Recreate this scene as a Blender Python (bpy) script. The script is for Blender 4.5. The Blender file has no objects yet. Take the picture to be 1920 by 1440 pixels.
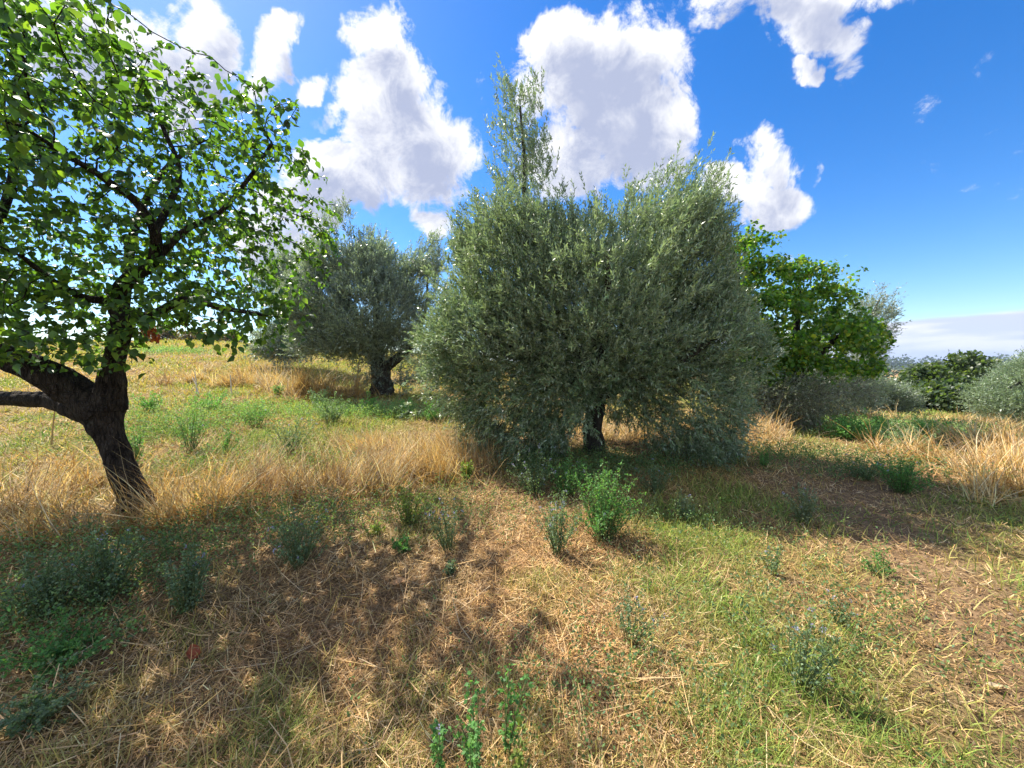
import bpy, math, random
import numpy as np
from mathutils import Vector
rng = np.random.default_rng(11)
random.seed(5)
S = bpy.context.scene
COL = S.collection
PI = math.pi
R = math.radians

# ------------------------------------------------------------------ camera
F = 723.0                    # focal length in photo pixels (1920 wide)
HC = 1.62
PITCH = math.atan(37 / F)
cam = bpy.data.cameras.new('camera')
cam.sensor_width = 36
cam.lens = 36 * F / 1920
cam.clip_start = 0.05
cam.clip_end = 30000
co = bpy.data.objects.new('camera', cam)
COL.objects.link(co)
co.location = (0, 0, HC)
co.rotation_euler = (PI / 2 - PITCH, 0, 0)
S.camera = co

# ------------------------------------------------------------------ light
SUN_EL = 51.0
SUN_AZ = -51.0               # degrees from +Y, negative = towards -X
sd = Vector((math.sin(R(SUN_AZ)) * math.cos(R(SUN_EL)), math.cos(R(SUN_AZ)) * math.cos(R(SUN_EL)), math.sin(R(SUN_EL))))
sl = bpy.data.lights.new('sun', 'SUN')
sl.energy = 5.0
sl.angle = R(0.5)
sl.color = (1.0, 0.93, 0.82)
so = bpy.data.objects.new('sun', sl)
COL.objects.link(so)
so.location = (-20, 20, 30)
so.rotation_euler = sd.to_track_quat('Z', 'Y').to_euler()
S.view_settings.view_transform = 'Standard'
S.view_settings.look = 'None'
S.view_settings.exposure = 1.12
S.view_settings.gamma = 1
S.render.resolution_x = 1024
S.render.resolution_y = 768
S.render.engine = 'CYCLES'
S.cycles.max_bounces = 4
S.cycles.transparent_max_bounces = 4
S.cycles.transmission_bounces = 2
S.cycles.diffuse_bounces = 2
S.cycles.glossy_bounces = 1
S.cycles.volume_bounces = 0


def ray(px, py):
    a, b = (px - 960) / F, (720 - py) / F
    c, s = math.cos(PITCH), math.sin(PITCH)
    return np.array([a, b * s + c, b * c - s])


def P(px, py, Y):
    d = ray(px, py)
    return np.array([0, 0, HC]) + d * (Y / d[1])


# ------------------------------------------------------------------ node helpers
class NT:
    def __init__(self, tree):
        self.t = tree
        self.t.nodes.clear()

    def n(self, kind, **kw):
        nd = self.t.nodes.new(kind)
        for k, v in kw.items():
            if k == 'inp':
                for i, x in v.items():
                    if isinstance(x, bpy.types.NodeSocket):
                        self.t.links.new(x, nd.inputs[i])
                    else:
                        nd.inputs[i].default_value = x
            else:
                setattr(nd, k, v)
        return nd

    def m(self, op, a, b=0.0, c=0.0, clamp=False):
        nd = self.n('ShaderNodeMath', operation=op, inp={0: a, 1: b, 2: c})
        nd.use_clamp = clamp
        return nd.outputs[0]

    def mix(self, f, a, b, mode='MIX'):
        nd = self.n('ShaderNodeMix', data_type='RGBA', blend_type=mode)
        for i, x in ((0, f), (6, a), (7, b)):
            if isinstance(x, bpy.types.NodeSocket):
                self.t.links.new(x, nd.inputs[i])
            else:
                nd.inputs[i].default_value = x if i == 0 else tuple(x) + ((1,) if len(x) == 3 else ())
        return nd.outputs[2]

    def step(self, x, lo, hi, a=0.0, b=1.0):
        nd = self.n('ShaderNodeMapRange', interpolation_type='SMOOTHSTEP', inp={0: x, 1: lo, 2: hi, 3: a, 4: b})
        return nd.outputs[0]


# ------------------------------------------------------------------ world: Nishita sky with procedural clouds
W = bpy.data.worlds.new('World')
S.world = W
W.use_nodes = True
w = NT(W.node_tree)
sky = w.n('ShaderNodeTexSky', sky_type='NISHITA', sun_disc=False, sun_elevation=R(SUN_EL), sun_rotation=R(SUN_AZ),
          altitude=200, air_density=1.0, dust_density=0.3, ozone_density=3.0)
hs = w.n('ShaderNodeHueSaturation', inp={0: 0.508, 1: 1.38, 2: 1.04, 4: sky.outputs[0]})
tc = w.n('ShaderNodeTexCoord')
D = tc.outputs['Generated']
CLOUDS = [  # photo px, py, radius x, radius y, tilt deg, weight
    (1110, 130, 150, 85, 15, 1.0), (1180, 235, 120, 115, 0, 1.0), (1085, 300, 95, 85, 0, .95), (1030, 70, 62, 44, 0, .9),
    (690, 62, 62, 52, 0, .9), (728, 160, 78, 95, 15, .95), (775, 275, 105, 100, 0, .95), (650, 345, 160, 60, 8, .95),
    (560, 390, 105, 80, 0, .9), (500, 470, 85, 70, 0, .85), (805, 410, 58, 30, -20, .8),
    (190, 95, 150, 105, 0, .95), (355, 110, 72, 115, -25, .95), (240, 15, 80, 36, 0, .8), (40, 20, 90, 50, 0, .8),
    (505, 95, 42, 105, -35, .85), (590, 165, 36, 28, 0, .7), (640, 230, 40, 26, 30, .6),
    (1500, 5, 215, 52, 0, .95), (1540, 80, 95, 56, -20, .9), (1490, 150, 30, 26, 0, .75),
    (1450, 368, 92, 44, -5, .95), (1452, 298, 52, 46, 0, .85), (1537, 316, 16, 20, 0, .6), (1484, 470, 20, 13, 0, .62),
    (1350, 350, 45, 36, 0, .8), (-250, 200, 200, 120, 10, .9), (-500, -50, 260, 150, 0, .9), (2300, -200, 300, 160, 0, .9),
]


def density_group():
    """cloud density for a direction: soft ellipses where clouds stand, broken up by noise"""
    g = bpy.data.node_groups.new('cloud_density', 'ShaderNodeTree')
    g.interface.new_socket('Dir', in_out='INPUT', socket_type='NodeSocketVector')
    g.interface.new_socket('Density', in_out='OUTPUT', socket_type='NodeSocketFloat')
    t = NT(g)
    gi = g.nodes.new('NodeGroupInput')
    go = g.nodes.new('NodeGroupOutput')
    d0 = gi.outputs[0]
    nz = t.n('ShaderNodeTexNoise', inp={'Vector': d0, 'Scale': 5.0, 'Detail': 5.0, 'Roughness': .6})
    sub = t.n('ShaderNodeVectorMath', operation='SUBTRACT', inp={0: nz.outputs['Color'], 1: (.5, .5, .5)})
    scl = t.n('ShaderNodeVectorMath', operation='SCALE', inp={0: sub.outputs[0], 'Scale': .17})
    wd = t.n('ShaderNodeVectorMath', operation='ADD', inp={0: d0, 1: scl.outputs[0]})
    sp = t.n('ShaderNodeSeparateXYZ', inp={0: wd.outputs[0]})
    x, y, z = sp.outputs
    ys = t.m('MAXIMUM', y, .08)
    u = t.m('DIVIDE', x, ys)
    v = t.m('DIVIDE', z, ys)
    acc = None
    for px, py, rx, ry, tl, wt in CLOUDS:
        d = ray(px, py)
        cu, cv = d[0] / d[1], d[2] / d[1]
        ca, sa = math.cos(R(tl)), math.sin(R(tl))
        du, dv = t.m('SUBTRACT', u, float(cu)), t.m('SUBTRACT', v, float(cv))
        a = t.m('MULTIPLY_ADD', du, ca * F / rx, t.m('MULTIPLY', dv, sa * F / rx))
        b = t.m('MULTIPLY_ADD', dv, ca * F / ry, t.m('MULTIPLY', du, -sa * F / ry))
        r2 = t.m('MULTIPLY_ADD', a, a, t.m('MULTIPLY', b, b))
        e = t.m('MULTIPLY_ADD', r2, -.5 * wt, wt)       # 1 at centre, .5 at the rim
        e = t.m('MAXIMUM', e, 0.0)
        acc = e if acc is None else t.m('SMOOTH_MAX', acc, e, .12)
    n2 = t.n('ShaderNodeTexNoise', inp={'Vector': d0, 'Scale': 9.0, 'Detail': 12.0, 'Roughness': .70, 'Distortion': .5})
    den = t.m('MULTIPLY_ADD', t.m('SUBTRACT', n2.outputs['Fac'], .5), 1.58, acc)
    back = t.m('LESS_THAN', y, .08)
    nb = t.n('ShaderNodeTexNoise', inp={'Vector': d0, 'Scale': 2.2, 'Detail': 7.0, 'Roughness': .6})
    bd = t.m('MULTIPLY', nb.outputs['Fac'], t.m('MULTIPLY', back, 1.0))
    den = t.m('ADD', t.m('MULTIPLY', den, t.m('SUBTRACT', 1.0, back)), bd)
    g.links.new(den, go.inputs[0])
    return g


dg = density_group()
g1 = w.n('ShaderNodeGroup', node_tree=dg, inp={0: D})
off = w.n('ShaderNodeVectorMath', operation='ADD', inp={0: D, 1: (-.02, .0, .055)})
g2 = w.n('ShaderNodeGroup', node_tree=dg, inp={0: off.outputs[0]})
dens, dens2 = g1.outputs[0], g2.outputs[0]
veil = w.n('ShaderNodeTexNoise', inp={'Vector': D, 'Scale': 18.0, 'Detail': 8.0, 'Roughness': .7, 'Distortion': .6})
soft = w.m('MULTIPLY_ADD', w.m('SUBTRACT', veil.outputs['Fac'], .5), .85, dens)
alpha = w.step(soft, .33, .70)
thick = w.step(w.m('ADD', dens2, w.m('MULTIPLY', dens, .25)), .45, 1.25)
nz = w.n('ShaderNodeTexNoise', inp={'Vector': D, 'Scale': 14.0, 'Detail': 8.0, 'Roughness': .62})
thick = w.m('ADD', thick, w.m('MULTIPLY', w.m('SUBTRACT', nz.outputs['Fac'], .5), 1.1), clamp=True)
ccol = w.mix(thick, (.97, .97, .99), (.42, .47, .64))
spd = w.n('ShaderNodeSeparateXYZ', inp={0: D})
# far milky bank of cloud low over the horizon, to the right
yy = w.m('MAXIMUM', spd.outputs[1], .05)
uu, vv = w.m('DIVIDE', spd.outputs[0], yy), w.m('DIVIDE', spd.outputs[2], yy)
spd_y = spd.outputs[1]
e0, e1 = ray(1660, 602), ray(1920, 577)
slope = (e1[2] / e1[1] - e0[2] / e0[1]) / (e1[0] / e1[1] - e0[0] / e0[1])
ncl = w.n('ShaderNodeTexNoise', inp={'Vector': D, 'Scale': 9.0, 'Detail': 6.0, 'Roughness': .55})
edge = w.m('SUBTRACT', w.m('MULTIPLY_ADD', w.m('SUBTRACT', uu, float(e0[0] / e0[1])), float(slope), float(e0[2] / e0[1])), vv)
edge = w.m('MULTIPLY_ADD', w.m('SUBTRACT', ncl.outputs['Fac'], .5), .012, edge)
bank = w.m('MULTIPLY', w.step(edge, -.002, .012), w.step(uu, .2, .6, .25, .93))
mp = w.n('ShaderNodeMapping', inp={'Vector': D, 'Scale': (5, 5, 34)})
ns = w.n('ShaderNodeTexNoise', inp={'Vector': mp.outputs[0], 'Scale': 1.2, 'Detail': 5.0})
bcol = w.mix(w.step(ns.outputs['Fac'], .42, .62), (.60, .65, .86), (.92, .90, .96))
bcol = w.mix(w.step(vv, .0, .13, .55, .0), bcol, (.46, .60, .90))
b_sky = w.n('ShaderNodeBackground', inp={0: hs.outputs[0], 1: 0.10})
b_bank = w.n('ShaderNodeBackground', inp={0: bcol, 1: .57})
# unseen clouds behind the camera, brightened as added fill for camera-facing sides
bk_fill = w.step(spd_y, .10, -.25, .55, .66)
b_cl = w.n('ShaderNodeBackground', inp={0: ccol, 1: bk_fill})
m1 = w.n('ShaderNodeMixShader', inp={0: bank, 1: b_sky.outputs[0], 2: b_bank.outputs[0]})
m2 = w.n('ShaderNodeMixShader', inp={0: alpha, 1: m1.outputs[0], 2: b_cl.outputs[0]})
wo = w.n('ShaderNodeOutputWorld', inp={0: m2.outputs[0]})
W.cycles.sampling_method = 'MANUAL'
W.cycles.sample_map_resolution = 512


# ------------------------------------------------------------------ numeric noise and terrain
def _h(i, j, seed):
    n = (i.astype(np.int64) * 374761393 + j.astype(np.int64) * 668265263 + seed * 982451653) & 0x7fffffff
    n = ((n ^ (n >> 13)) * 1274126177) & 0x7fffffff
    return ((n ^ (n >> 16)) & 0xffff) / 65535.0


def vnoise(x, y, seed=0):
    xi, yi = np.floor(x), np.floor(y)
    fx, fy = x - xi, y - yi
    fx, fy = fx * fx * (3 - 2 * fx), fy * fy * (3 - 2 * fy)
    a, b = _h(xi, yi, seed), _h(xi + 1, yi, seed)
    c, d = _h(xi, yi + 1, seed), _h(xi + 1, yi + 1, seed)
    return (a * (1 - fx) + b * fx) * (1 - fy) + (c * (1 - fx) + d * fx) * fy


def fbm(x, y, s=1.0, o=4, seed=0):
    v, a, t = 0, 1.0, 0
    for k in range(o):
        v = v + a * vnoise(x * s + 13.7 * k, y * s - 7.1 * k, seed + k)
        t += a
        a *= .5
        s *= 2.03
    return v / t


def sstep(x, a, b):
    t = np.clip((x - a) / (b - a), 0, 1)
    return t * t * (3 - 2 * t)


def H(x, y):
    x = np.asarray(x, float)
    y = np.asarray(y, float)
    t = x / (np.maximum(y, 0) + 6)
    g = np.interp(t, [-1.5, -.65, -.235, .1, .4, .75, 1.1, 1.8], [.165, .148, .10, .04, -.005, -.055, -.105, -.15])
    sp = np.logaddexp(0, .6 * (np.minimum(y, 400) - 5)) / .6
    s = 36 * np.tanh(sp / 36)
    r = np.hypot(x, y)
    z = g * s
    z = z - 7 * sstep(r, 45, 260)
    z = z + sstep(r, 900, 3500) * (4 + 44 * fbm(x, y, 1 / 700, 4, 5) ** 1.5) + sstep(r, 60, 300) * 3 * (fbm(x, y, 1 / 120, 3, 9) - .5)
    near = np.exp(-r / 30)
    z = z + near * (.10 * (fbm(x, y, .8, 3, 2) - .5) + .035 * (fbm(x, y, 4.5, 3, 3) - .5) + .03 * (fbm(x, y, 14, 2, 4) - .5))
    return z


def G(px, py, far=60.0):
    """where the photo ray of a pixel meets the ground"""
    d = ray(px, py)
    t = np.concatenate([np.linspace(.8, 12, 1200), np.linspace(12, far, 1500)])
    X, Y, Z = d[0] * t, d[1] * t, HC + d[2] * t
    below = Z < H(X, Y)
    i = int(np.argmax(below)) if below.any() else len(t) - 1
    return np.array([X[i], Y[i], float(H(X[i], Y[i]))])


def link(name, me, mat, parent=None):
    o = bpy.data.objects.new(name, me)
    COL.objects.link(o)
    if mat:
        me.materials.append(mat)
    if parent:
        o.parent = parent
    return o


def tag(o, label=None, cat=None, group=None, kind=None):
    if label: o['label'] = label
    if cat: o['category'] = cat
    if group: o['group'] = group
    if kind: o['kind'] = kind
    return o


def empty(name, loc):
    o = bpy.data.objects.new(name, None)
    o.empty_display_size = .2
    COL.objects.link(o)
    o.location = [float(v) for v in loc]
    return o


def mesh(name, V, Fc, col=None, smooth=False):
    """V (n,3), Fc (m,k) uniform polygons, col (m,3) colour per face"""
    me = bpy.data.meshes.new(name)
    V = np.ascontiguousarray(V, np.float32)
    Fc = np.ascontiguousarray(Fc, np.int32)
    m, k = Fc.shape
    me.vertices.add(len(V))
    me.vertices.foreach_set('co', V.ravel())
    me.loops.add(m * k)
    me.loops.foreach_set('vertex_index', Fc.ravel())
    me.polygons.add(m)
    me.polygons.foreach_set('loop_start', np.arange(0, m * k, k, dtype=np.int32))
    me.polygons.foreach_set('loop_total', np.full(m, k, np.int32))
    if smooth:
        me.polygons.foreach_set('use_smooth', np.ones(m, bool))
    me.update()
    if col is not None:
        at = me.attributes.new('col', 'FLOAT_COLOR', 'FACE')
        c = np.ones((m, 4), np.float32)
        c[:, :3] = col
        at.data.foreach_set('color', c.ravel())
    return me


def norm(v):
    return v / (np.linalg.norm(v, axis=-1, keepdims=True) + 1e-9)


def frames(d, roll=None, up=None):
    """matrices with columns (side, along, normal) for directions d"""
    n = len(d)
    d = norm(d)
    ref = rng.normal(size=(n, 3)) if up is None else up + rng.normal(size=(n, 3)) * .35
    s = norm(np.cross(d, ref))
    nn = np.cross(s, d)
    return np.stack([s, d, nn], axis=2)


def scatter(tv, tf, M, pos, scale, col):
    """copies of one small template into one mesh; scale (n,) or (n,3); col (n,3)"""
    tv = np.asarray(tv, float)
    tf = np.asarray(tf)
    n, k = len(pos), len(tv)
    if np.ndim(scale) == 1:
        scale = np.repeat(scale[:, None], 3, 1)
    L = tv[None] * scale[:, None, :]
    V = np.einsum('nij,nkj->nki', M, L) + pos[:, None, :]
    Fc = (tf[None] + (np.arange(n) * k)[:, None, None]).reshape(-1, tf.shape[1])
    return V.reshape(-1, 3), Fc, np.repeat(col, len(tf), 0)


def join(parts):
    vs, fs, cs, o = [], [], [], 0
    for v, f, c in parts:
        vs.append(v); fs.append(f + o); cs.append(c)
        o += len(v)
    return np.concatenate(vs), np.concatenate(fs), np.concatenate(cs)


# templates: x = side, y = along, z = normal
OLIVE_LEAF = ([(0, 0, 0), (.12, .42, .02), (0, 1, -.05), (-.12, .42, .02)], [(0, 1, 2, 3)])
BROAD_LEAF = ([(0, 0, 0), (0, .5, .05), (0, 1, -.16), (.30, .22, .09), (.33, .55, .10), (-.30, .22, .09), (-.33, .55, .10)],
              [(0, 3, 1), (3, 4, 1), (4, 2, 1), (0, 1, 5), (5, 1, 6), (6, 1, 2)])
LEAFLET = ([(0, 0, 0), (.3, .5, .04), (0, 1, -.06), (-.3, .5, .04)], [(0, 1, 2, 3)])
BLADE = ([(-.5, 0, 0), (.5, 0, 0), (-.42, .36, .05), (.42, .36, .05), (-.28, .7, .2), (.28, .7, .2), (-.04, 1, .45), (.04, 1, .45)],
         [(0, 1, 3, 2), (2, 3, 5, 4), (4, 5, 7, 6)])
STRAW = ([(-.5, 0, 0), (.5, 0, 0), (-.5, .5, .13), (.5, .5, .13), (-.3, 1, .0), (.3, 1, .0)], [(0, 1, 3, 2), (2, 3, 5, 4)])


def varied(n, pal, jit=.22, weights=None):
    """n colours picked from a palette with brightness jitter"""
    pal = np.array(pal)
    i = rng.choice(len(pal), n, p=weights)
    j = rng.integers(0, len(pal), n)
    f = rng.random((n, 1)) * .35
    c = pal[i] * (1 - f) + pal[j] * f
    return np.clip(c * (1 + jit * rng.normal(size=(n, 1))), .003, .95)


# ------------------------------------------------------------------ materials
def mat_leaf(name, trans=.35, rough=.5, tgain=(1.6, 1.7, .6), back=None, spec=.4):
    m = bpy.data.materials.new(name)
    m.use_nodes = True
    t = NT(m.node_tree)
    at = t.n('ShaderNodeAttribute', attribute_name='col')
    c = at.outputs['Color']
    if back:
        geo = t.n('ShaderNodeNewGeometry')
        bc = t.mix(.72, c, back)
        c = t.mix(geo.outputs['Backfacing'], c, bc)
    pb = t.n('ShaderNodeBsdfPrincipled', inp={'Base Color': c, 'Roughness': rough, 'Specular IOR Level': spec})
    tcol = t.mix(1.0, c, tgain, 'MULTIPLY')
    tb = t.n('ShaderNodeBsdfTranslucent', inp={0: tcol})
    mx = t.n('ShaderNodeMixShader', inp={0: trans, 1: pb.outputs[0], 2: tb.outputs[0]})
    t.n('ShaderNodeOutputMaterial', inp={0: mx.outputs[0]})
    return m


def mat_bark(name, c1, c2, scale=14, bump=.6):
    m = bpy.data.materials.new(name)
    m.use_nodes = True
    t = NT(m.node_tree)
    tcn = t.n('ShaderNodeTexCoord')
    mp = t.n('ShaderNodeMapping', inp={'Vector': tcn.outputs['Object'], 'Scale': (1, 1, .32)})
    n1 = t.n('ShaderNodeTexNoise', inp={'Vector': mp.outputs[0], 'Scale': scale, 'Detail': 8.0, 'Roughness': .65, 'Distortion': .6})
    vo = t.n('ShaderNodeTexVoronoi', feature='DISTANCE_TO_EDGE', inp={'Vector': mp.outputs[0], 'Scale': scale * 1.7})
    n2 = t.n('ShaderNodeTexNoise', inp={'Vector': tcn.outputs['Object'], 'Scale': 3.0, 'Detail': 4.0})
    c = t.mix(t.step(n1.outputs['Fac'], .35, .7), c1, c2)
    c = t.mix(t.step(n2.outputs['Fac'], .62, .75, 0, .3), c, (.09, .09, .07))
    hgt = t.m('ADD', t.m('MULTIPLY', t.step(vo.outputs[0], 0, .18), .6), n1.outputs['Fac'])
    bp = t.n('ShaderNodeBump', inp={'Strength': bump, 'Distance': .04, 'Height': hgt})
    pb = t.n('ShaderNodeBsdfPrincipled', inp={'Base Color': c, 'Roughness': .9, 'Specular IOR Level': .15, 'Normal': bp.outputs[0]})
    t.n('ShaderNodeOutputMaterial', inp={0: pb.outputs[0]})
    return m


def mat_ground():
    m = bpy.data.materials.new('dry_meadow_soil')
    m.use_nodes = True
    t = NT(m.node_tree)
    at = t.n('ShaderNodeAttribute', attribute_name='col')
    geo = t.n('ShaderNodeNewGeometry')
    pos = geo.outputs['Position']
    n1 = t.n('ShaderNodeTexNoise', inp={'Vector': pos, 'Scale': 30.0, 'Detail': 8.0, 'Roughness': .7})
    n2 = t.n('ShaderNodeTexNoise', inp={'Vector': pos, 'Scale': 3.5, 'Detail': 6.0, 'Roughness': .65})
    c = t.mix(t.step(n1.outputs['Fac'], .3, .7), (.45, .42, .38), (1.35, 1.3, 1.2))
    c = t.mix(1.0, at.outputs['Color'], c, 'MULTIPLY')
    c2 = t.mix(t.step(n2.outputs['Fac'], .3, .7), (.75, .72, .68), (1.2, 1.2, 1.15))
    c = t.mix(1.0, c, c2, 'MULTIPLY')
    bp = t.n('ShaderNodeBump', inp={'Strength': .8, 'Distance': .03, 'Height': n1.outputs['Fac']})
    pb = t.n('ShaderNodeBsdfPrincipled', inp={'Base Color': c, 'Roughness': .95, 'Specular IOR Level': .1, 'Normal': bp.outputs[0]})
    t.n('ShaderNodeOutputMaterial', inp={0: pb.outputs[0]})
    return m


M_OLIVE = mat_leaf('olive_leaf', .22, .42, (1.3, 1.5, .7), back=(.38, .45, .34), spec=.6)
M_BROAD = mat_leaf('broad_leaf', .45, .42, (1.9, 2.0, .6), spec=.5)
M_GRASS = mat_leaf('grass_blade', .3, .6, (1.3, 1.3, .8), spec=.25)
M_WEED = mat_leaf('weed_leaf', .4, .55, (1.5, 1.6, .7), spec=.3)
M_PETAL = mat_leaf('petal', .4, .6, (1.2, 1.2, 1.3), spec=.2)
M_BARK = mat_bark('dark_bark', (.014, .011, .009), (.075, .060, .046), 22, 1.0)
M_OBARK = mat_bark('olive_bark', (.03, .026, .02), (.10, .088, .07))
M_TWIG = mat_bark('twig_bark', (.06, .045, .03), (.14, .11, .075), 40, .2)
M_GROUND = mat_ground()


# ------------------------------------------------------------------ colour zones of the meadow
def gauss(x, y, px, py, rx, ry=None, yaw=0):
    c = G(px, py)
    ry = ry or rx
    dx, dy = x - c[0], y - c[1]
    ca, sa = math.cos(yaw), math.sin(yaw)
    return np.exp(-((dx * ca + dy * sa) / rx) ** 2 - ((-dx * sa + dy * ca) / ry) ** 2)


def track(x, y):
    """trodden path along the right side"""
    cx = 2.9 + .42 * (y - 2.2) + .05 * (y - 2.2) ** 2
    return np.exp(-((x - cx) / .85) ** 2) * sstep(-y, -9, -4)


def green_amount(x, y):
    g = .30 + 0 * x
    g = g + .46 * sstep(x + .35 * fbm(x, y, .8, 3, 21), .35, 1.5) * sstep(-y, -5.5, -4)
    g = g - .26 * gauss(x, y, 760, 1120, 2.2, 1.5)
    g = g + .36 * sstep(y - .4 * x, 5.4, 7.5) * sstep(-x, -1.5, 1)
    g = g + .32 * sstep(y, 6.5, 9) * sstep(x, 3, 7)
    g = g - .15 * gauss(x, y, 1000, 1050, 1.0, 1.3)
    g = g + .16 * gauss(x, y, 1180, 1380, .8, .7)
    g = g - .22 * track(x, y)
    n = fbm(x, y, 1.1, 4, 40)
    n2 = fbm(x, y, 5.0, 3, 41)
    return np.clip(g + 1.3 * (n - .5) + .8 * (n2 - .5) + 1.0 * sstep(y, 5, 9) * (fbm(x, y, .45, 3, 43) - .55), 0, 1)


def ground_color(x, y):
    r = np.hypot(x, y)
    ga = green_amount(np.clip(x, -60, 60), np.clip(y, -20, 90))[..., None]
    n = fbm(x, y, .9, 4, 50)[..., None]
    dry = np.array([.17, .105, .060]) * (1 - n) + np.array([.34, .23, .125]) * n
    grn = np.array([.20, .21, .05]) * (1 - n) + np.array([.12, .16, .045]) * n
    c = dry * (1 - ga) + grn * ga
    tr = track(x, y)[..., None]
    c = c * (1 - tr) + np.array([.25, .17, .105]) * tr
    far = sstep(r, 50, 110)[..., None]
    k = fbm(x, y, 1 / 130, 2, 60)[..., None]
    k2 = fbm(x * .5 + y * .3, y * .8, 1 / 50, 2, 61)[..., None]
    fields = np.where(k > .64, [.10, .13, .045], np.where(k2 > .45, [.42, .29, .13], [.30, .19, .10]))
    hills = np.array([.05, .08, .045])
    fh = sstep(r, 1000, 1500)[..., None]
    fields = fields * (1 - fh) + hills * fh
    return c * (1 - far) + fields * far


# ------------------------------------------------------------------ ground sheet, reaching the horizon
def build_ground():
    na, nr = 720, 330
    ang = np.linspace(0, 2 * PI, na, endpoint=False)
    rad = .25 * (9500 / .25) ** (np.arange(nr) / (nr - 1))
    A, Rr = np.meshgrid(ang, rad)
    X, Y = Rr * np.sin(A), Rr * np.cos(A)
    Z = H(X, Y)
    V = np.stack([X, Y, Z], -1).reshape(-1, 3)
    i = np.arange(nr - 1)[:, None] * na
    j = np.arange(na)[None]
    j2 = (j + 1) % na
    Fc = np.stack([i + j, i + na + j, i + na + j2, i + j2], -1).reshape(-1, 4)
    V = np.concatenate([V, [[0, 0, float(H(0., 0.))]]])
    ctr = len(V) - 1
    me = mesh('ground', V, Fc[:, ::-1], smooth=True)
    # inner cap
    import bmesh
    bm = bmesh.new()
    bm.from_mesh(me)
    bm.verts.ensure_lookup_table()
    for k in range(na):
        bm.faces.new((bm.verts[ctr], bm.verts[(k + 1) % na], bm.verts[k])).smooth = True
    bmesh.ops.recalc_face_normals(bm, faces=bm.faces)
    bm.to_mesh(me)
    bm.free()
    C = ground_color(V[:, 0], V[:, 1])
    at = me.attributes.new('col', 'FLOAT_COLOR', 'POINT')
    c4 = np.ones((len(V), 4), np.float32)
    c4[:, :3] = C
    at.data.foreach_set('color', c4.ravel())
    o = link('ground', me, M_GROUND)
    tag(o, 'dry meadow ground of straw and short grass rising to the left', kind='structure')


build_ground()


# ------------------------------------------------------------------ grass, straw (uncountable stuff)
def sector(n, r0, r1, p=.5, a0=-68, a1=68):
    u = rng.random(n)
    q = 1 - p
    r = (r0 ** q + u * (r1 ** q - r0 ** q)) ** (1 / q)
    a = R(1) * (a0 + (a1 - a0) * rng.random(n))
    return r * np.sin(a), r * np.cos(a), r


def blades(x, y, length, width, tilt, pal, jit, tpl, weights=None, lean=None, lift=0):
    n = len(x)
    az = rng.random(n) * 2 * PI
    el = tilt
    d = np.stack([np.cos(az) * np.cos(el), np.sin(az) * np.cos(el), np.sin(el)], 1)
    if lean is not None:
        d = norm(d + lean)
    up = np.zeros((n, 3)); up[:, 2] = -1
    M = frames(d, up=up)
    z = H(x, y) - .006 + lift
    pos = np.stack([x, y, z], 1)
    c = varied(n, pal, jit, weights) if not isinstance(pal, np.ndarray) else pal
    return scatter(tpl[0], tpl[1], M, pos, np.stack([width, length, length], 1), c)


STRAWPAL = [(.60, .43, .21), (.47, .31, .14), (.73, .57, .34), (.27, .165, .085), (.43, .29, .16), (.58, .38, .16)]
GREENPAL = [(.17, .29, .055), (.27, .36, .065), (.38, .40, .09), (.11, .20, .045)]
GOLDPAL = [(.66, .44, .17), (.54, .33, .11), (.78, .60, .32), (.34, .20, .10), (.64, .40, .14), (.60, .51, .34), (.44, .36, .24)]

# lying straw litter
x, y, r = sector(460000, 1.0, 26, .58)
ga = green_amount(x, y)
keep = (rng.random(len(x)) < (1.05 - .75 * ga)) & (rng.random(len(x)) < 1.0)
x, y, r = x[keep], y[keep], r[keep]
n = len(x)
L = (.015 + .11 * rng.random(n) ** 1.5) * (1 + r * .06) * (1 - .35 * track(x, y))
lift = rng.random(n) ** 2 * .03
tone = (.6 + .9 * fbm(x, y, 1.9, 4, 77)) * (1 - .1 * track(x, y)) * np.where(rng.random(n) < .3, .55, 1.0)
c = varied(n, STRAWPAL, .22) * tone[:, None]
gold = sstep(fbm(x, y, .7, 3, 78), .45, .62)[:, None]
c = c * (1 - gold * .35) + c * np.array([1.15, .90, .68]) * gold * .35
part1 = blades(x, y, L, (.0014 + .0008 * r) * rng.uniform(.7, 1.4, n), rng.normal(.14, .30, n), c, 0, STRAW, lift=lift)
# a few long bent straws in front
x, y, r = sector(4200, 1.0, 8, .5)
keep = (x < .8 + .6 * rng.random(len(x)))
x, y, r = x[keep], y[keep], r[keep]
n = len(x)
part2 = blades(x, y, rng.uniform(.2, .55, n), rng.uniform(.003, .006, n), rng.normal(.08, .08, n), STRAWPAL, .2, STRAW,
               lift=rng.random(n) * .05)
V, Fc, C = join([part1, part2])
o = link('straw_litter', mesh('straw_litter', V, Fc, np.clip(C, 0, .9)), M_GRASS)
tag(o, 'cut dry straw lying tangled over the meadow ground', 'straw', kind='stuff')

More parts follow.
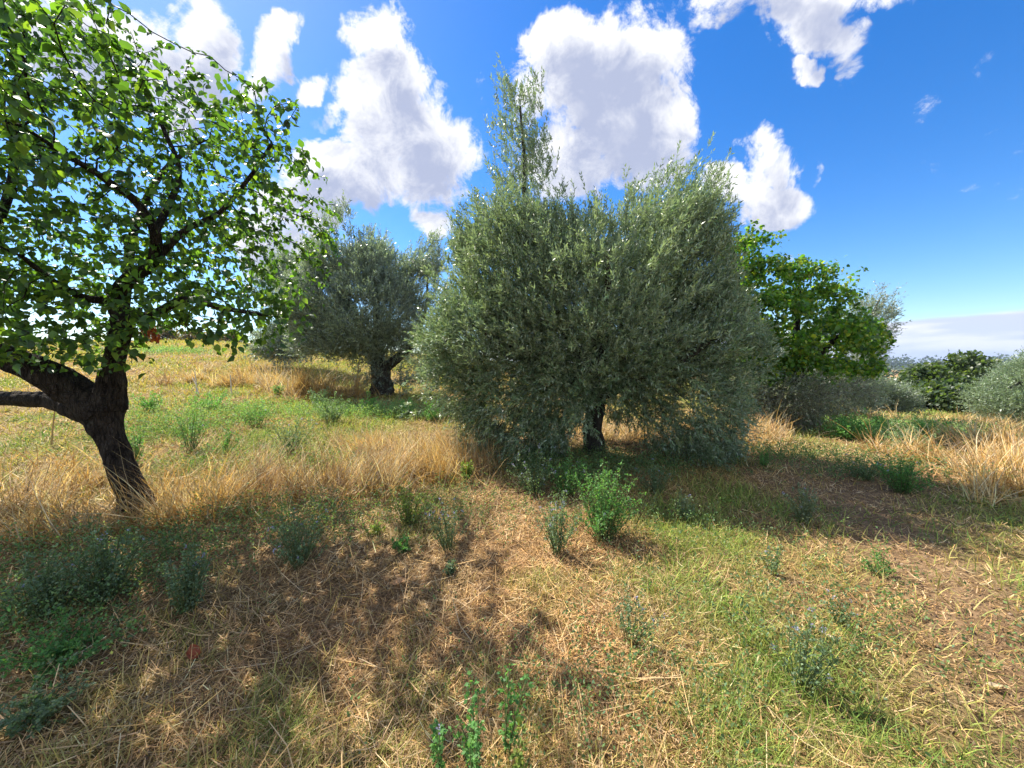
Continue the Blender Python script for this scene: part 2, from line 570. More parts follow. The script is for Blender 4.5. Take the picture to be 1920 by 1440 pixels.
# small clods and crumbs of soil
x, y, r = sector(26000, 1.0, 14, .55)
keep = rng.random(len(x)) < np.clip(.25 + .9 * track(x, y), 0, 1)
x, y, r = x[keep], y[keep], r[keep]
n = len(x)
OCT = ([(1, 0, 0), (0, 1, 0), (-1, 0, 0), (0, -1, 0), (0, 0, .8), (0, 0, -.8)], [(0, 1, 4), (1, 2, 4), (2, 3, 4), (3, 0, 4), (1, 0, 5), (2, 1, 5), (3, 2, 5), (0, 3, 5)])
sc_ = (.003 + .010 * rng.random(n) ** 3)[:, None] * rng.uniform(.6, 1.3, (n, 3)) * (1 + .04 * r)[:, None]
cl_ = scatter(OCT[0], OCT[1], frames(norm(rng.normal(size=(n, 3)))), np.stack([x, y, H(x, y) + .003], 1), sc_, varied(n, [(.22, .15, .10), (.30, .22, .15), (.14, .09, .06)]))
o = link('soil_crumbs', mesh('soil_crumbs', *cl_), M_GRASS)
tag(o, 'small crumbs and clods of dry soil on the trodden ground', 'soil', kind='stuff')

# short green and yellowing grass
x, y, r = sector(380000, 1.0, 48, .57)
ga = green_amount(x, y)
keep = rng.random(len(x)) < np.clip(ga * 1.5 - .18, .05, 1) * (1 - .8 * track(x, y))
x, y, r, ga = x[keep], y[keep], r[keep], ga[keep]
n = len(x)
yel = fbm(x, y, 2.2, 3, 90)
pal_g = varied(n, GREENPAL, .2)
pal_y = varied(n, STRAWPAL, .2) * np.array([.98, 1.04, .75])
f = np.clip(1.0 - 1.15 * ga + 1.2 * (yel - .5) + .35 * rng.random(n) - .1, 0, 1)[:, None]
c = pal_g * (1 - f) + pal_y * f
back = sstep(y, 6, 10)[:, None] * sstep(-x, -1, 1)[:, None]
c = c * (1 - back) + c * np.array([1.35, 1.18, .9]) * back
L = rng.uniform(.03, .12, n) * (.55 + 1.2 * fbm(x, y, 1.9, 3, 91)) * (1 + .035 * r)
V, Fc, C = blades(x, y, L, (.0016 + .0010 * r) * rng.uniform(.7, 1.4, n), rng.normal(1.0, .35, n), c, 0, BLADE)
o = link('short_grass', mesh('short_grass', V, Fc, np.clip(C, 0, .9)), M_GRASS)
tag(o, 'short green and yellowing grass growing through the straw', 'grass', kind='stuff')

# tall dry golden grass stands
TALL = [  # px, py of the foot, radius across, radius deep (m), stalks, height
    (60, 960, .8, .45, 900, .42), (170, 990, .6, .35, 500, .40), (340, 960, .55, .4, 1100, .62), (430, 945, .55, .4, 900, .5),
    (540, 935, .6, .4, 1000, .5), (640, 925, .55, .42, 1300, .55), (720, 900, .55, .45, 1300, .52), (800, 880, .6, .5, 1800, .52),
    (880, 880, .4, .35, 900, .6), (700, 850, .7, .5, 1500, .45), (830, 845, .6, .5, 1500, .5), (935, 880, .2, .2, 260, .6),
    (20, 1010, .7, .3, 700, .45), (130, 930, .6, .5, 500, .35),
    (560, 738, 1.2, .8, 2200, .95), (500, 720, 1.0, .7, 900, .7), (430, 722, .5, .5, 500, .6), (330, 715, .8, .6, 600, .5),
    (640, 745, .9, .5, 700, .6), (470, 700, 1.6, .8, 700, .5),
    (1385, 830, .6, .5, 1500, .6), (1440, 826, .6, .4, 1400, .55), (1300, 825, .8, .5, 1200, .55), (1210, 825, .6, .5, 900, .5),
    (1090, 815, .8, .5, 500, .4), (1505, 805, .5, .5, 600, .5), (1570, 785, .8, .5, 900, .6), (1625, 785, .7, .5, 700, .55),
    (1800, 800, 1.5, .9, 1500, .55), (1850, 840, 1.3, .7, 2200, .6), (1900, 880, 1.2, .7, 2400, .6), (1950, 930, .9, .5, 1500, .5),
    (2050, 900, 1.5, 1.5, 1600, .6), (1890, 815, 1.2, .8, 900, .6),
]
xs, ys, hs_, tn = [], [], [], []
for px, py, rx, ry, k, h in TALL:
    c0 = G(px, py)
    k = int(k * .68)
    ux, uy = rng.normal(size=k) * rx * .6, rng.normal(size=k) * ry * .6
    cl = rng.integers(0, 14, k)                     # tufts within the stand
    cx, cy = rng.normal(size=14) * rx * .6, rng.normal(size=14) * ry * .6
    f = rng.random(k) < .8
    ux = np.where(f, cx[cl] + rng.normal(size=k) * .07, ux)
    uy = np.where(f, cy[cl] + rng.normal(size=k) * .07, uy)
    xs.append(c0[0] + ux); ys.append(c0[1] + uy)
    hs_.append(h * (.2 + 1.05 * rng.random(k) ** 1.5) * (.7 + .6 * rng.random(14))[cl])
    tn.append((.50 + .75 * rng.random(14))[cl])
# thinner scatter of stalks along the whole unmown strip
k = 1300
tx = rng.uniform(-6.5, -.3, k)
ty = 4.55 + .30 * (tx + 3.5) * (tx > -3.5) + rng.normal(size=k) * .5
xs.append(tx); ys.append(ty); hs_.append(rng.uniform(.15, .75, k)); tn.append(rng.uniform(.35, 1.1, k))
x, y, h, tn = map(np.concatenate, (xs, ys, hs_, tn))
ok = y > 1.2
x, y, h, tn = x[ok], y[ok], h[ok], tn[ok]
r = np.hypot(x, y)
n = len(x)
az = fbm(x, y, .8, 2, 120) * 4 * PI
lean = np.stack([np.cos(az), np.sin(az), 0 * az], 1) * .35
c = varied(n, GOLDPAL, .22) * (.75 + .5 * fbm(x, y, 2.3, 3, 121))[:, None] * tn[:, None] ** np.array([.8, 1.05, 1.3])
tl = np.clip(rng.normal(1.28, .26, n), .1, 1.57)
pa = blades(x, y, h, (.0022 + .00075 * r) * rng.uniform(.7, 1.4, n), tl, np.clip(c, 0, .9), 0, BLADE, lean=lean)
# broken stalks low in the stands
q = rng.random(n) < .6
m = int(q.sum())
pb_ = blades(x[q], y[q], h[q] * .6, (.003 + .0009 * r[q]), rng.normal(.35, .3, m), GOLDPAL, .25, STRAW, lift=rng.random(m) * .12)
V, Fc, C = join([pa, pb_])
o = link('tall_dry_grass', mesh('tall_dry_grass', V, Fc, np.clip(C, 0, .9)), M_GRASS)
tag(o, 'tall golden dry grass left standing in strips around the trees', 'dry grass', kind='stuff')


# ------------------------------------------------------------------ branches
def tubes(chains, sides=6, rough=0.0, seed=0):
    """chains: list of (points (n,3), radii (n,)); one mesh"""
    vs, fs, o = [], [], 0
    for ci, (p, r) in enumerate(chains):
        p, r = np.asarray(p, float), np.asarray(r, float)
        n = len(p)
        if n < 2:
            continue
        t = norm(np.gradient(p, axis=0))
        ref = np.array([.31, .92, .22]) if abs(t[0] @ np.array([.31, .92, .22])) < .9 else np.array([1., 0, 0])
        nrm = []
        u = norm(np.cross(t[0], ref))
        for k in range(n):
            u = norm(u - t[k] * (u @ t[k]))
            nrm.append(u)
        nrm = np.array(nrm)
        bi = np.cross(t, nrm)
        a = np.linspace(0, 2 * PI, sides, endpoint=False)
        rr = np.repeat(r[:, None], sides, 1)
        if rough:
            ln = np.concatenate([[0], np.cumsum(np.linalg.norm(np.diff(p, axis=0), axis=1))])
            aa = np.abs(((a / PI) % 2) - 1) * 5
            AA, LL = np.meshgrid(aa + np.sin(a), ln)
            rr = rr * (1 + rough * (fbm(AA * 1.2, LL * 3, 1.0, 4, seed + ci) - .5) + rough * .8 * (fbm(AA * .5 + 3, LL * 7, 1.0, 2, seed + 7 + ci) - .5))
        V = p[:, None] + rr[..., None] * (np.cos(a)[None, :, None] * nrm[:, None] + np.sin(a)[None, :, None] * bi[:, None])
        V = V.reshape(-1, 3)
        i = np.arange(n - 1)[:, None] * sides
        j = np.arange(sides)[None]
        j2 = (j + 1) % sides
        f = np.stack([i + j, i + j2, i + sides + j2, i + sides + j], -1).reshape(-1, 4)
        cap = np.array([[(n - 1) * sides + q_ for q_ in (0, 1, sides // 2, sides - 1)]]) if sides >= 4 else np.zeros((0, 4), int)
        vs.append(V); fs.append(np.concatenate([f, cap]) + o)
        o += len(V)
    return np.concatenate(vs), np.concatenate(fs)


def smooth_path(pts, radii, k=8):
    """Catmull-Rom through points"""
    pts = np.asarray(pts, float); radii = np.asarray(radii, float)
    q = np.concatenate([[2 * pts[0] - pts[1]], pts, [2 * pts[-1] - pts[-2]]])
    out, rad = [], []
    for i in range(1, len(q) - 2):
        for s in np.linspace(0, 1, k, endpoint=False):
            a, b, c, d = q[i - 1], q[i], q[i + 1], q[i + 2]
            out.append(.5 * (2 * b + (c - a) * s + (2 * a - 5 * b + 4 * c - d) * s * s + (-a + 3 * b - 3 * c + d) * s ** 3))
            rad.append(radii[i - 1] * (1 - s) + radii[i] * s)
    out.append(pts[-1]); rad.append(radii[-1])
    return np.array(out), np.array(rad)


def colonize(seed_pos, seed_par, attr, step=.14, kill=.24, infl=1.6, iters=90, up=.06, maxn=9000):
    """space colonisation: grows twigs from seed nodes towards the attractor points"""
    pos = [np.asarray(p, float) for p in seed_pos]
    par = list(seed_par)
    nrst = np.full(len(attr), -1)
    dist = np.full(len(attr), 1e9)
    alive = np.ones(len(attr), bool)

    def update(ids):
        Pn = np.array([pos[i] for i in ids])
        for s in range(0, len(ids), 200):
            d = np.linalg.norm(attr[:, None] - Pn[None, s:s + 200], axis=2)
            k = d.argmin(1)
            dm = d[np.arange(len(attr)), k]
            b = dm < dist
            dist[b] = dm[b]
            nrst[b] = np.array(ids[s:s + 200])[k[b]]
    update(list(range(len(pos))))
    for it in range(iters):
        act = alive & (dist < (infl if it > 1 else 2.2 * infl))
        if not act.any() or len(pos) > maxn:
            break
        idx = nrst[act]
        vec = norm(attr[act] - np.array([pos[i] for i in idx]))
        un, inv = np.unique(idx, return_inverse=True)
        acc = np.zeros((len(un), 3))
        np.add.at(acc, inv, vec)
        dirs = norm(norm(acc) + rng.normal(size=acc.shape) * .22 + np.array([0, 0, up]))
        new = []
        for u, d in zip(un, dirs):
            pos.append(pos[u] + d * step)
            par.append(int(u))
            new.append(len(pos) - 1)
        update(new)
        alive &= dist > kill
    return np.array(pos), np.array(par)


def skeleton(pos, par, seed_r, tip=.004, ex=2.35, cap=None):
    """pipe-model radii and chains"""
    n = len(pos)
    acc = np.zeros(n)
    rad = np.zeros(n)
    depth_kids = [[] for _ in range(n)]
    for i in range(n - 1, -1, -1):
        r = acc[i] ** (1 / ex) if acc[i] > 0 else tip
        if i < len(seed_r):
            r = seed_r[i]
        elif cap:
            r = min(r, cap)
        rad[i] = max(r, tip)
        if par[i] >= 0:
            acc[par[i]] += rad[i] ** ex
            depth_kids[par[i]].append(i)
    chains = []
    ns = len(seed_r)
    stack = [(0, None)]
    seen = set()
    for root in range(n):
        if root in seen:
            continue
        if par[root] >= 0 and root < ns:
            continue
    # walk: every node that is not its parent's thickest grown child starts a chain
    main = {}
    for i in range(n):
        kids = [k for k in depth_kids[i] if k >= ns]
        if kids:
            main[i] = max(kids, key=lambda k: rad[k])
    for i in range(ns, n):
        p = par[i]
        if p >= ns and main.get(p) == i:
            continue
        pts, rr = [pos[p]], [min(rad[i] * 1.25, rad[p])]
        k = i
        while True:
            pts.append(pos[k]); rr.append(rad[k])
            if k in main:
                k = main[k]
            else:
                break
        chains.append((np.array(pts), np.array(rr)))
    return rad, depth_kids, chains


def in_blobs(blobs, n, shell=.0, noise=0):
    """random points in a union of ellipsoids; shell>0 pushes them outward"""
    vol = np.array([b[3] * b[4] * b[5] for b in blobs]) ** .85
    k = rng.choice(len(blobs), n, p=vol / vol.sum())
    B = np.array([b[:6] for b in blobs])
    d = norm(rng.normal(size=(n, 3)))
    r = rng.random(n) ** (1 / 3)
    if shell:
        r = 1 - (1 - r) * (1 - shell)
    return B[k, :3] + d * r[:, None] * B[k, 3:6], k, d


def bl(px, py, rx, ry, Y, rY):
    """ellipsoid blob from a photo outline at depth Y; rx, ry in pixels, rY in metres"""
    c = P(px, py, Y)
    return (c[0], c[1], c[2], rx / F * Y, rY, ry / F * Y)


def seeds_from(limbs):
    """limbs: list of (attach index or None, [(px,py,width px,Y)...]) -> seed nodes + smooth chains"""
    pos, par, rad, chains, idx = [], [], [], [], []
    for att, pts in limbs:
        pp = [P(a, b, Y) for a, b, wd, Y in pts]
        rr = [wd / F * Y / 2 / math.sqrt(1 + .9 * ((a - 960) / F) ** 2) for a, b, wd, Y in pts]
        sp_, sr = smooth_path(pp, rr, 12)
        chains.append((sp_, sr))
        prev = -1
        if att is not None and pos:
            prev = int(np.argmin(np.linalg.norm(np.array(pos) - sp_[0], axis=1)))
        for k in range(0, len(sp_), 4):
            pos.append(sp_[k]); rad.append(sr[k]); par.append(prev)
            prev = len(pos) - 1
    return pos, par, rad, chains


# ------------------------------------------------------------------ the broad-leaved fruit tree at the left
BPAL = [(.07, .15, .03), (.05, .11, .028), (.10, .20, .034), (.15, .235, .035), (.04, .09, .026), (.055, .12, .03)]


def fruit_leaves(pos, par, rad, kids, ns, per, thin, size, pal, droop=.55, ymin=None):
    idx = np.array([i for i in range(ns, len(pos)) if rad[i] < thin])
    w_ = np.array([2.6 if not kids[i] else 1.0 for i in idx])
    n = int(per * len(idx))
    k = rng.choice(idx, n, p=w_ / w_.sum())
    f = rng.random(n)[:, None]
    par_ = np.array(par)[k]
    p0 = pos[par_] * (1 - f) + pos[k] * f
    out = norm(pos[k] - pos[par_])
    d = norm(out * .5 + rng.normal(size=(n, 3)) * .55 + np.array([0, 0, -droop]))
    p0 = p0 + norm(d + rng.normal(size=(n, 3)) * .6) * rng.uniform(.005, .03, n)[:, None]
    up = np.zeros((n, 3)); up[:, 2] = 1
    M = frames(d, up=up + rng.normal(size=(n, 3)) * .5)
    s = size * (.42 + .95 * rng.random(n) ** 1.4)
    return scatter(BROAD_LEAF[0], BROAD_LEAF[1], M, p0, np.stack([s * rng.uniform(.8, 1.1, n), s, s], 1), varied(n, pal, .2))


def in_local(parts_V, org):
    return parts_V - np.asarray(org)[None]


def build_fruit_tree():
    base = G(262, 955)
    Y0 = base[1]
    root = empty('fruit_tree', base)
    tag(root, 'broad-leaved fruit tree with leaning dark trunk filling the left side', 'tree')
    Yt = Y0
    limbs = [
        (None, [(280, 990, 130, Yt), (262, 952, 78, Yt), (248, 920, 62, Yt), (226, 870, 58, Yt), (206, 820, 66, Yt), (194, 772, 84, Yt), (200, 735, 66, Yt)]),
        (0, [(200, 765, 84, Yt), (206, 725, 56, Yt), (211, 690, 46, Yt), (222, 640, 46, Yt + .02), (228, 600, 42, Yt + .05), (216, 558, 36, Yt + .1),
             (248, 518, 30, Yt), (284, 495, 26, Yt - .1), (292, 440, 22, Yt - .2), (256, 380, 19, Yt - .3), (200, 338, 17, Yt - .45),
             (140, 300, 14, Yt - .6), (80, 262, 11, Yt - .8)]),
        (0, [(196, 775, 76, Yt), (150, 738, 84, Yt - .05), (90, 704, 82, Yt - .15), (30, 676, 78, Yt - .25), (-50, 645, 70, Yt - .35),
             (-140, 590, 44, Yt - .5), (-230, 510, 32, Yt - .6), (-280, 400, 22, Yt - .6)]),
        (0, [(185, 785, 60, Yt), (130, 760, 54, Yt + .1), (80, 750, 44, Yt + .2), (0, 746, 42, Yt + .3), (-90, 735, 28, Yt + .4), (-200, 700, 20, Yt + .6)]),
        (0, [(228, 603, 26, Yt), (288, 590, 22, Yt - .05), (345, 562, 16, Yt - .15), (420, 578, 11, Yt - .25), (490, 590, 7, Yt - .35)]),
        (0, [(218, 560, 24, Yt), (165, 560, 20, Yt - .2), (105, 530, 16, Yt - .45), (40, 480, 11, Yt - .8)]),
        (0, [(288, 490, 18, Yt - .1), (350, 430, 14, Yt), (410, 400, 11, Yt + .1), (470, 330, 8, Yt + .1), (510, 270, 6, Yt)]),
        (0, [(290, 440, 16, Yt - .2), (335, 330, 12, Yt + .2), (310, 250, 9, Yt + .3), (275, 180, 7, Yt + .3), (240, 110, 5, Yt + .3)]),
        (0, [(222, 640, 26, Yt), (235, 560, 22, Yt + .5), (250, 440, 18, Yt + 1.0), (300, 330, 12, Yt + 1.4), (380, 260, 8, Yt + 1.6)]),
        (0, [(-50, 640, 34, Yt - .35), (-40, 500, 28, Yt - .2), (20, 350, 20, Yt + .2), (30, 180, 14, Yt + .3), (50, 40, 9, Yt + .2)]),
        (0, [(-140, 590, 30, Yt - .5), (-200, 400, 22, Yt + .3), (-260, 200, 16, Yt + .6), (-260, 0, 9, Yt + .6)]),
    ]
    sp_, sr_, rr_, chains = seeds_from(limbs)
    blobs = [bl(60, 400, 260, 190, Yt - .2, 1.3), bl(120, 540, 230, 130, Yt - .1, 1.1), bl(280, 350, 170, 150, Yt, 1.2),
             bl(410, 320, 120, 115, Yt, 1.0), bl(480, 260, 85, 80, Yt, .8), bl(515, 285, 58, 78, Yt - .1, .6), bl(505, 225, 55, 60, Yt - .1, .5),
             bl(320, 210, 125, 65, Yt + .2, .8), bl(110, 180, 140, 110, Yt, 1.2), bl(90, 60, 100, 80, Yt, 1.1), bl(265, 100, 32, 80, Yt + .1, .4),
             bl(30, 60, 130, 110, Yt, 1.1), bl(420, 200, 60, 50, Yt + .1, .5), bl(465, 145, 22, 34, Yt, .25), bl(556, 185, 22, 34, Yt - .1, .25),
             bl(420, 560, 120, 60, Yt - .2, .8), bl(500, 590, 75, 58, Yt - .2, .6), bl(560, 560, 42, 30, Yt - .3, .35), bl(400, 632, 70, 30, Yt - .2, .4), bl(480, 625, 55, 38, Yt - .3, .4),
             bl(300, 560, 130, 80, Yt - .1, 1.0), bl(435, 440, 75, 60, Yt, .7), bl(140, 640, 110, 60, Yt - .3, .7), bl(30, 600, 110, 80, Yt - .3, .9),
             bl(470, 505, 48, 25, Yt - .1, .4), bl(120, 655, 110, 45, Yt - .7, .5), bl(200, 640, 60, 50, Yt - .5, .4), bl(20, 640, 90, 60, Yt - .8, .5), bl(530, 620, 34, 34, Yt - .3, .35), bl(250, 690, 34, 18, Yt - .35, .2), bl(380, 430, 110, 90, Yt + .2, 1.0), bl(450, 655, 45, 16, Yt - .2, .25),
             # the half of the crown beyond the left edge of the photo
             bl(-150, 400, 200, 200, Yt - .1, 1.5), bl(-320, 300, 200, 200, Yt, 1.5), bl(-200, 120, 230, 180, Yt, 1.5),
             bl(-60, -40, 220, 120, Yt, 1.3), bl(-380, 520, 130, 130, Yt, 1.1), bl(-300, 0, 170, 120, Yt, 1.2),
             (-3.5, Y0 - 1.6, 3.6, 1.3, .9, .9), (-5.0, Y0 - 1.5, 3.2, 1.2, .9, 1.0), (-3.6, Y0 + 1.5, 3.5, 1.4, .9, 1.1)]
    at, _, _ = in_blobs(blobs, 4300)
    pos, par = colonize(sp_, sr_, at, step=.13, kill=.17, infl=1.0, iters=60, maxn=9500)
    ns = len(sp_)
    rad, kids, ch = skeleton(pos, par, rr_, tip=.0028, ex=2.2, cap=.035)
    V, Fc, C = fruit_leaves(pos, par, rad, kids, ns, 8.0, .018, .072, BPAL)
    nf = 6500
    q, kb, dd = in_blobs(blobs, nf * 2, .1)
    cl3 = fbm(q[:, 0] + q[:, 1], q[:, 2], 2.0, 3, 400) + fbm(q[:, 1] - q[:, 0], q[:, 2] + 5, 2.0, 3, 410)
    low_ = .5 * sstep(-q[:, 2], -2.9, -2.2)
    q = q[np.argsort(-cl3 + .3 * rng.random(len(q)) - low_)[:nf]]
    n = len(q)
    d = norm(rng.normal(size=(n, 3)) * .6 + np.array([0, 0, -.6]))
    up = np.zeros((n, 3)); up[:, 2] = 1
    sz_ = .072 * rng.uniform(.5, 1.3, n)
    V2, F2, C2 = scatter(BROAD_LEAF[0], BROAD_LEAF[1], frames(d, up=up + rng.normal(size=(n, 3)) * .5), q, sz_, varied(n, BPAL, .22))
    V, Fc, C = join([(V, Fc, C), (V2, F2, C2)])
    tr = link('trunk', None_mesh(chains[:4], 48, .42, base), M_BARK, root)
    for c_ in chains[4:]:
        bV, bF = tubes([c_], 12, .25, len(root.children))
        link('branch', mesh('branch', bV - base, bF, smooth=True), M_BARK, root)
    tV, tF = tubes(ch, 5)
    tw = link('twigs', mesh('twigs', tV - base, tF, smooth=True), M_BARK, root)
    cr = link('crown', mesh('crown', V - base, Fc, C), M_BROAD, root)
    # withered red-brown cluster hanging under the right limb
    c0 = P(275, 606, Yt - .1)
    n = 46
    d = norm(np.array([.25, 0, -1]) + rng.normal(size=(n, 3)) * .35)
    p0 = c0 + np.stack([rng.normal(size=n) * .035 + np.linspace(0, .07, n), rng.normal(size=n) * .03, -np.linspace(0, .17, n)], 1)
    v2, f2, c2 = scatter(BROAD_LEAF[0], BROAD_LEAF[1], frames(d), p0, np.full(n, .06) * np.repeat(np.array([[.5, 1, 1]]), 1, 0)[0][0] * 1.5,
                         varied(n, [(.32, .07, .03), (.22, .05, .025), (.40, .13, .05)]))
    dl = link('withered_leaves', mesh('withered_leaves', v2 - base, f2, c2), M_BROAD, root)
    dl['label'] = 'withered red-brown leaf cluster'
    return root


def None_mesh(chains, sides, rough, base):
    v, f = tubes(chains, sides, rough, 3)
    return mesh('trunk', v - np.asarray(base)[None], f, smooth=True)


def trunk_mesh(limbs_, twigs_, sides, rough, base):
    v, f = tubes(limbs_, sides, rough, 3)
    v2, f2 = tubes(twigs_, 5)
    return mesh('trunk', np.concatenate([v, v2]) - np.asarray(base)[None], np.concatenate([f, f2 + len(v)]), smooth=True)


build_fruit_tree()

# ------------------------------------------------------------------ olive trees
OPAL = [(.155, .235, .11), (.125, .20, .09), (.20, .265, .14), (.09, .15, .07), (.23, .27, .10)]


def sprigs(base_p, dirs, L, nl, leaf, pal, jit=.2, wide=1.0, stem=.0):
    """leafy shoots: pairs of narrow leaves along each shoot, in one mesh"""
    n = len(base_p)
    dirs = norm(dirs)
    side = norm(np.cross(dirs, rng.normal(size=(n, 3))))
    side2 = np.cross(dirs, side)
    Ps, Ds, Cs = [], [], []
    tone = 1 + .22 * rng.normal(size=(n, 1))
    base_c = varied(n, pal, jit * .6)
    bend = rng.normal(size=(n, 3)) * .12
    for k in range(nl):
        f = (k // 2 + 1) / (nl / 2)
        a = side if (k // 2) % 2 == 0 else side2
        sg = 1 if k % 2 == 0 else -1
        p = base_p + dirs * (L * f)[:, None] + bend * (L * f * f)[:, None]
        ang = rng.uniform(.45, 1.1, n)[:, None] * (1.1 - .5 * f)
        d = dirs * np.cos(ang) + a * sg * np.sin(ang) + rng.normal(size=(n, 3)) * .18
        Ps.append(p); Ds.append(d)
        Cs.append(np.clip(base_c * tone * (1 + .12 * rng.normal(size=(n, 1))), .01, .9))
    Ps, Ds, Cs = map(np.concatenate, (Ps, Ds, Cs))
    m = len(Ps)
    up = np.zeros((m, 3)); up[:, 2] = 1
    s = leaf * rng.uniform(.65, 1.2, m)
    return scatter(OLIVE_LEAF[0], OLIVE_LEAF[1], frames(Ds, up=up + rng.normal(size=(m, 3)) * .6), Ps, np.stack([s * wide, s, s], 1), Cs)


def ribbons(p0, p1, wd, col):
    """thin shoots as slim crossed blades"""
    n = len(p0)
    d = p1 - p0
    L = np.linalg.norm(d, axis=1)
    return scatter([(-.5, 0, 0), (.5, 0, 0), (.2, 1, 0), (-.2, 1, 0), (0, 0, -.5), (0, 0, .5), (0, 1, .2), (0, 1, -.2)],
                   [(0, 1, 2, 3), (4, 5, 6, 7)], frames(d), p0, np.stack([np.full(n, wd), L, np.full(n, wd)], 1), col)


def olive(name, base, label, limbs, blobs, nattr, nspr, shoot, leaf, nl, pal=OPAL, upb=.5, bark=None, group=None, step=.16, hang=0,
          centre=None, mat=None, wide=1.25, clip=None, fill=.35, extra=None):
    root = empty(name, base)
    tag(root, label, 'olive tree', group)
    sp_, sr_, rr_, chains = seeds_from(limbs)
    at, _, _ = in_blobs(blobs, nattr, .15)
    pos, par = colonize(sp_, sr_, at, step=step, kill=step * 1.5, infl=2.2, iters=60, maxn=6000)
    ns = len(sp_)
    rad, kids, ch = skeleton(pos, par, rr_, tip=.004, ex=2.3, cap=.045)
    idx = np.array([i for i in range(ns, len(pos)) if rad[i] < .02])
    n1 = int(nspr * (1 - fill))
    k = rng.choice(idx, n1)
    p0 = pos[k] + rng.normal(size=(n1, 3)) * step * .45
    q, kb, dd = in_blobs(blobs, int((nspr - n1) * 1.6), .3)
    s3 = 1.15 / max(shoot / .24, .6)
    cl3 = fbm(q[:, 0] + q[:, 1], q[:, 2], s3 * 1.2, 3, 200) + fbm(q[:, 1] - q[:, 0], q[:, 2] + 5, s3 * 1.2, 3, 210)
    q = q[np.argsort(-cl3 + .16 * rng.random(len(q)))[:nspr - n1]]
    B = np.array([b[:6] for b in blobs])
    p0 = np.concatenate([p0, q] + ([extra] if extra is not None else []))
    if clip is not None:
        p0 = p0[clip(p0)]
    cen = np.mean(B[:, :3], 0) if centre is None else np.asarray(centre)
    out = norm((p0 - cen) * np.array([1, 1, .6]))
    d = out * .75 + rng.normal(size=p0.shape) * .45 + np.array([0, 0, 1]) * (upb if not hang else 0)
    if hang:
        low = sstep(-(p0[:, 2] - cen[2]), -.2, hang)[:, None]
        d = d + np.array([0, 0, 1]) * upb * (1 - low) + np.array([0, 0, -1.0]) * low * .45
    L = shoot * rng.uniform(.6, 1.25, len(p0))
    V = sprigs(p0, d, L, nl, leaf, pal, wide=wide)
    S_ = ribbons(p0, p0 + norm(d) * L[:, None], .005, varied(len(p0), [(.16, .15, .10), (.11, .10, .07)]))
    V, Fc, C = join([V, S_])
    link('trunk', trunk_mesh(chains, ch, 20, .35, base), bark or M_OBARK, root)
    link('crown', mesh('crown', V - base, Fc, C), mat or M_OLIVE, root)
    return root


# the large olive in the middle
b0 = G(1115, 848)
Y = b0[1]
limbs = [
    (None, [(1112, 870, 60, Y), (1114, 840, 40, Y), (1112, 800, 35, Y), (1116, 760, 38, Y), (1118, 725, 44, Y)]),
    (0, [(1118, 735, 34, Y), (1080, 660, 28, Y), (1040, 560, 22, Y + .1), (1010, 460, 16, Y), (985, 380, 9, Y), (983, 300, 6, Y), (975, 200, 4, Y)]),
    (0, [(1120, 735, 34, Y), (1170, 660, 26, Y + .1), (1220, 560, 20, Y), (1250, 450, 12, Y)]),
    (0, [(1118, 740, 28, Y), (1180, 720, 22, Y - .3), (1260, 690, 16, Y - .6), (1330, 640, 10, Y - .8)]),
    (0, [(1115, 740, 28, Y), (1040, 700, 22, Y - .4), (950, 650, 15, Y - .8), (880, 600, 9, Y - 1.0)]),
    (0, [(1118, 730, 28, Y), (1130, 640, 22, Y - .6), (1140, 560, 16, Y - 1.2), (1140, 480, 9, Y - 1.5)]),
    (0, [(1118, 730, 28, Y), (1120, 640, 24, Y + .6), (1110, 540, 16, Y + 1.2), (1100, 470, 9, Y + 1.6)]),
]
blobs = [bl(975, 530, 120, 105, Y, 1.3), bl(955, 452, 92, 62, Y, 1.0), bl(1035, 465, 70, 52, Y, .9), bl(900, 482, 48, 50, Y, .5),
         bl(1230, 505, 135, 110, Y, 1.3), bl(1262, 430, 72, 50, Y, .8), bl(1300, 438, 38, 48, Y + .2, .5), bl(1180, 440, 48, 42, Y, .6), bl(1105, 465, 55, 45, Y, .8),
         bl(1290, 508, 70, 85, Y, .9), bl(1120, 600, 210, 130, Y - .6, 1.2), bl(930, 640, 115, 110, Y - .3, 1.1), bl(850, 640, 62, 50, Y - .4, .6),
         bl(865, 720, 62, 62, Y - .4, .7), bl(1320, 650, 86, 100, Y - .2, 1.2), bl(1355, 620, 46, 80, Y, .8), bl(1290, 760, 100, 85, Y - .3, 1.0),
         bl(1210, 780, 60, 70, Y - .2, .7), bl(970, 760, 100, 85, Y - .5, .9), bl(1040, 740, 80, 80, Y - .6, .8), bl(1040, 800, 45, 45, Y - .2, .5), bl(950, 850, 55, 55, Y - .7, .5),
         bl(1120, 600, 190, 130, Y + .9, 1.0), bl(1120, 690, 130, 60, Y - .9, .7), bl(1290, 850, 60, 26, Y - .5, .5),
         bl(1345, 800, 50, 50, Y - .2, .6), bl(895, 810, 35, 45, Y - .6, .4),
         bl(1120, 620, 160, 100, Y + .1, .9), bl(1115, 720, 150, 60, Y + .5, .8), bl(1200, 640, 120, 90, Y, .8), bl(1010, 640, 100, 90, Y, .8),
         # the tall leader
         bl(980, 335, 62, 45, Y, .45), bl(960, 268, 50, 36, Y, .4), bl(985, 225, 34, 40, Y, .3), bl(950, 185, 20, 44, Y, .2), bl(1005, 190, 18, 30, Y, .2),
         bl(1010, 290, 30, 40, Y, .3)]
GAP = [P(1092, 800, Y), P(1160, 806, Y), P(1070, 815, Y)]


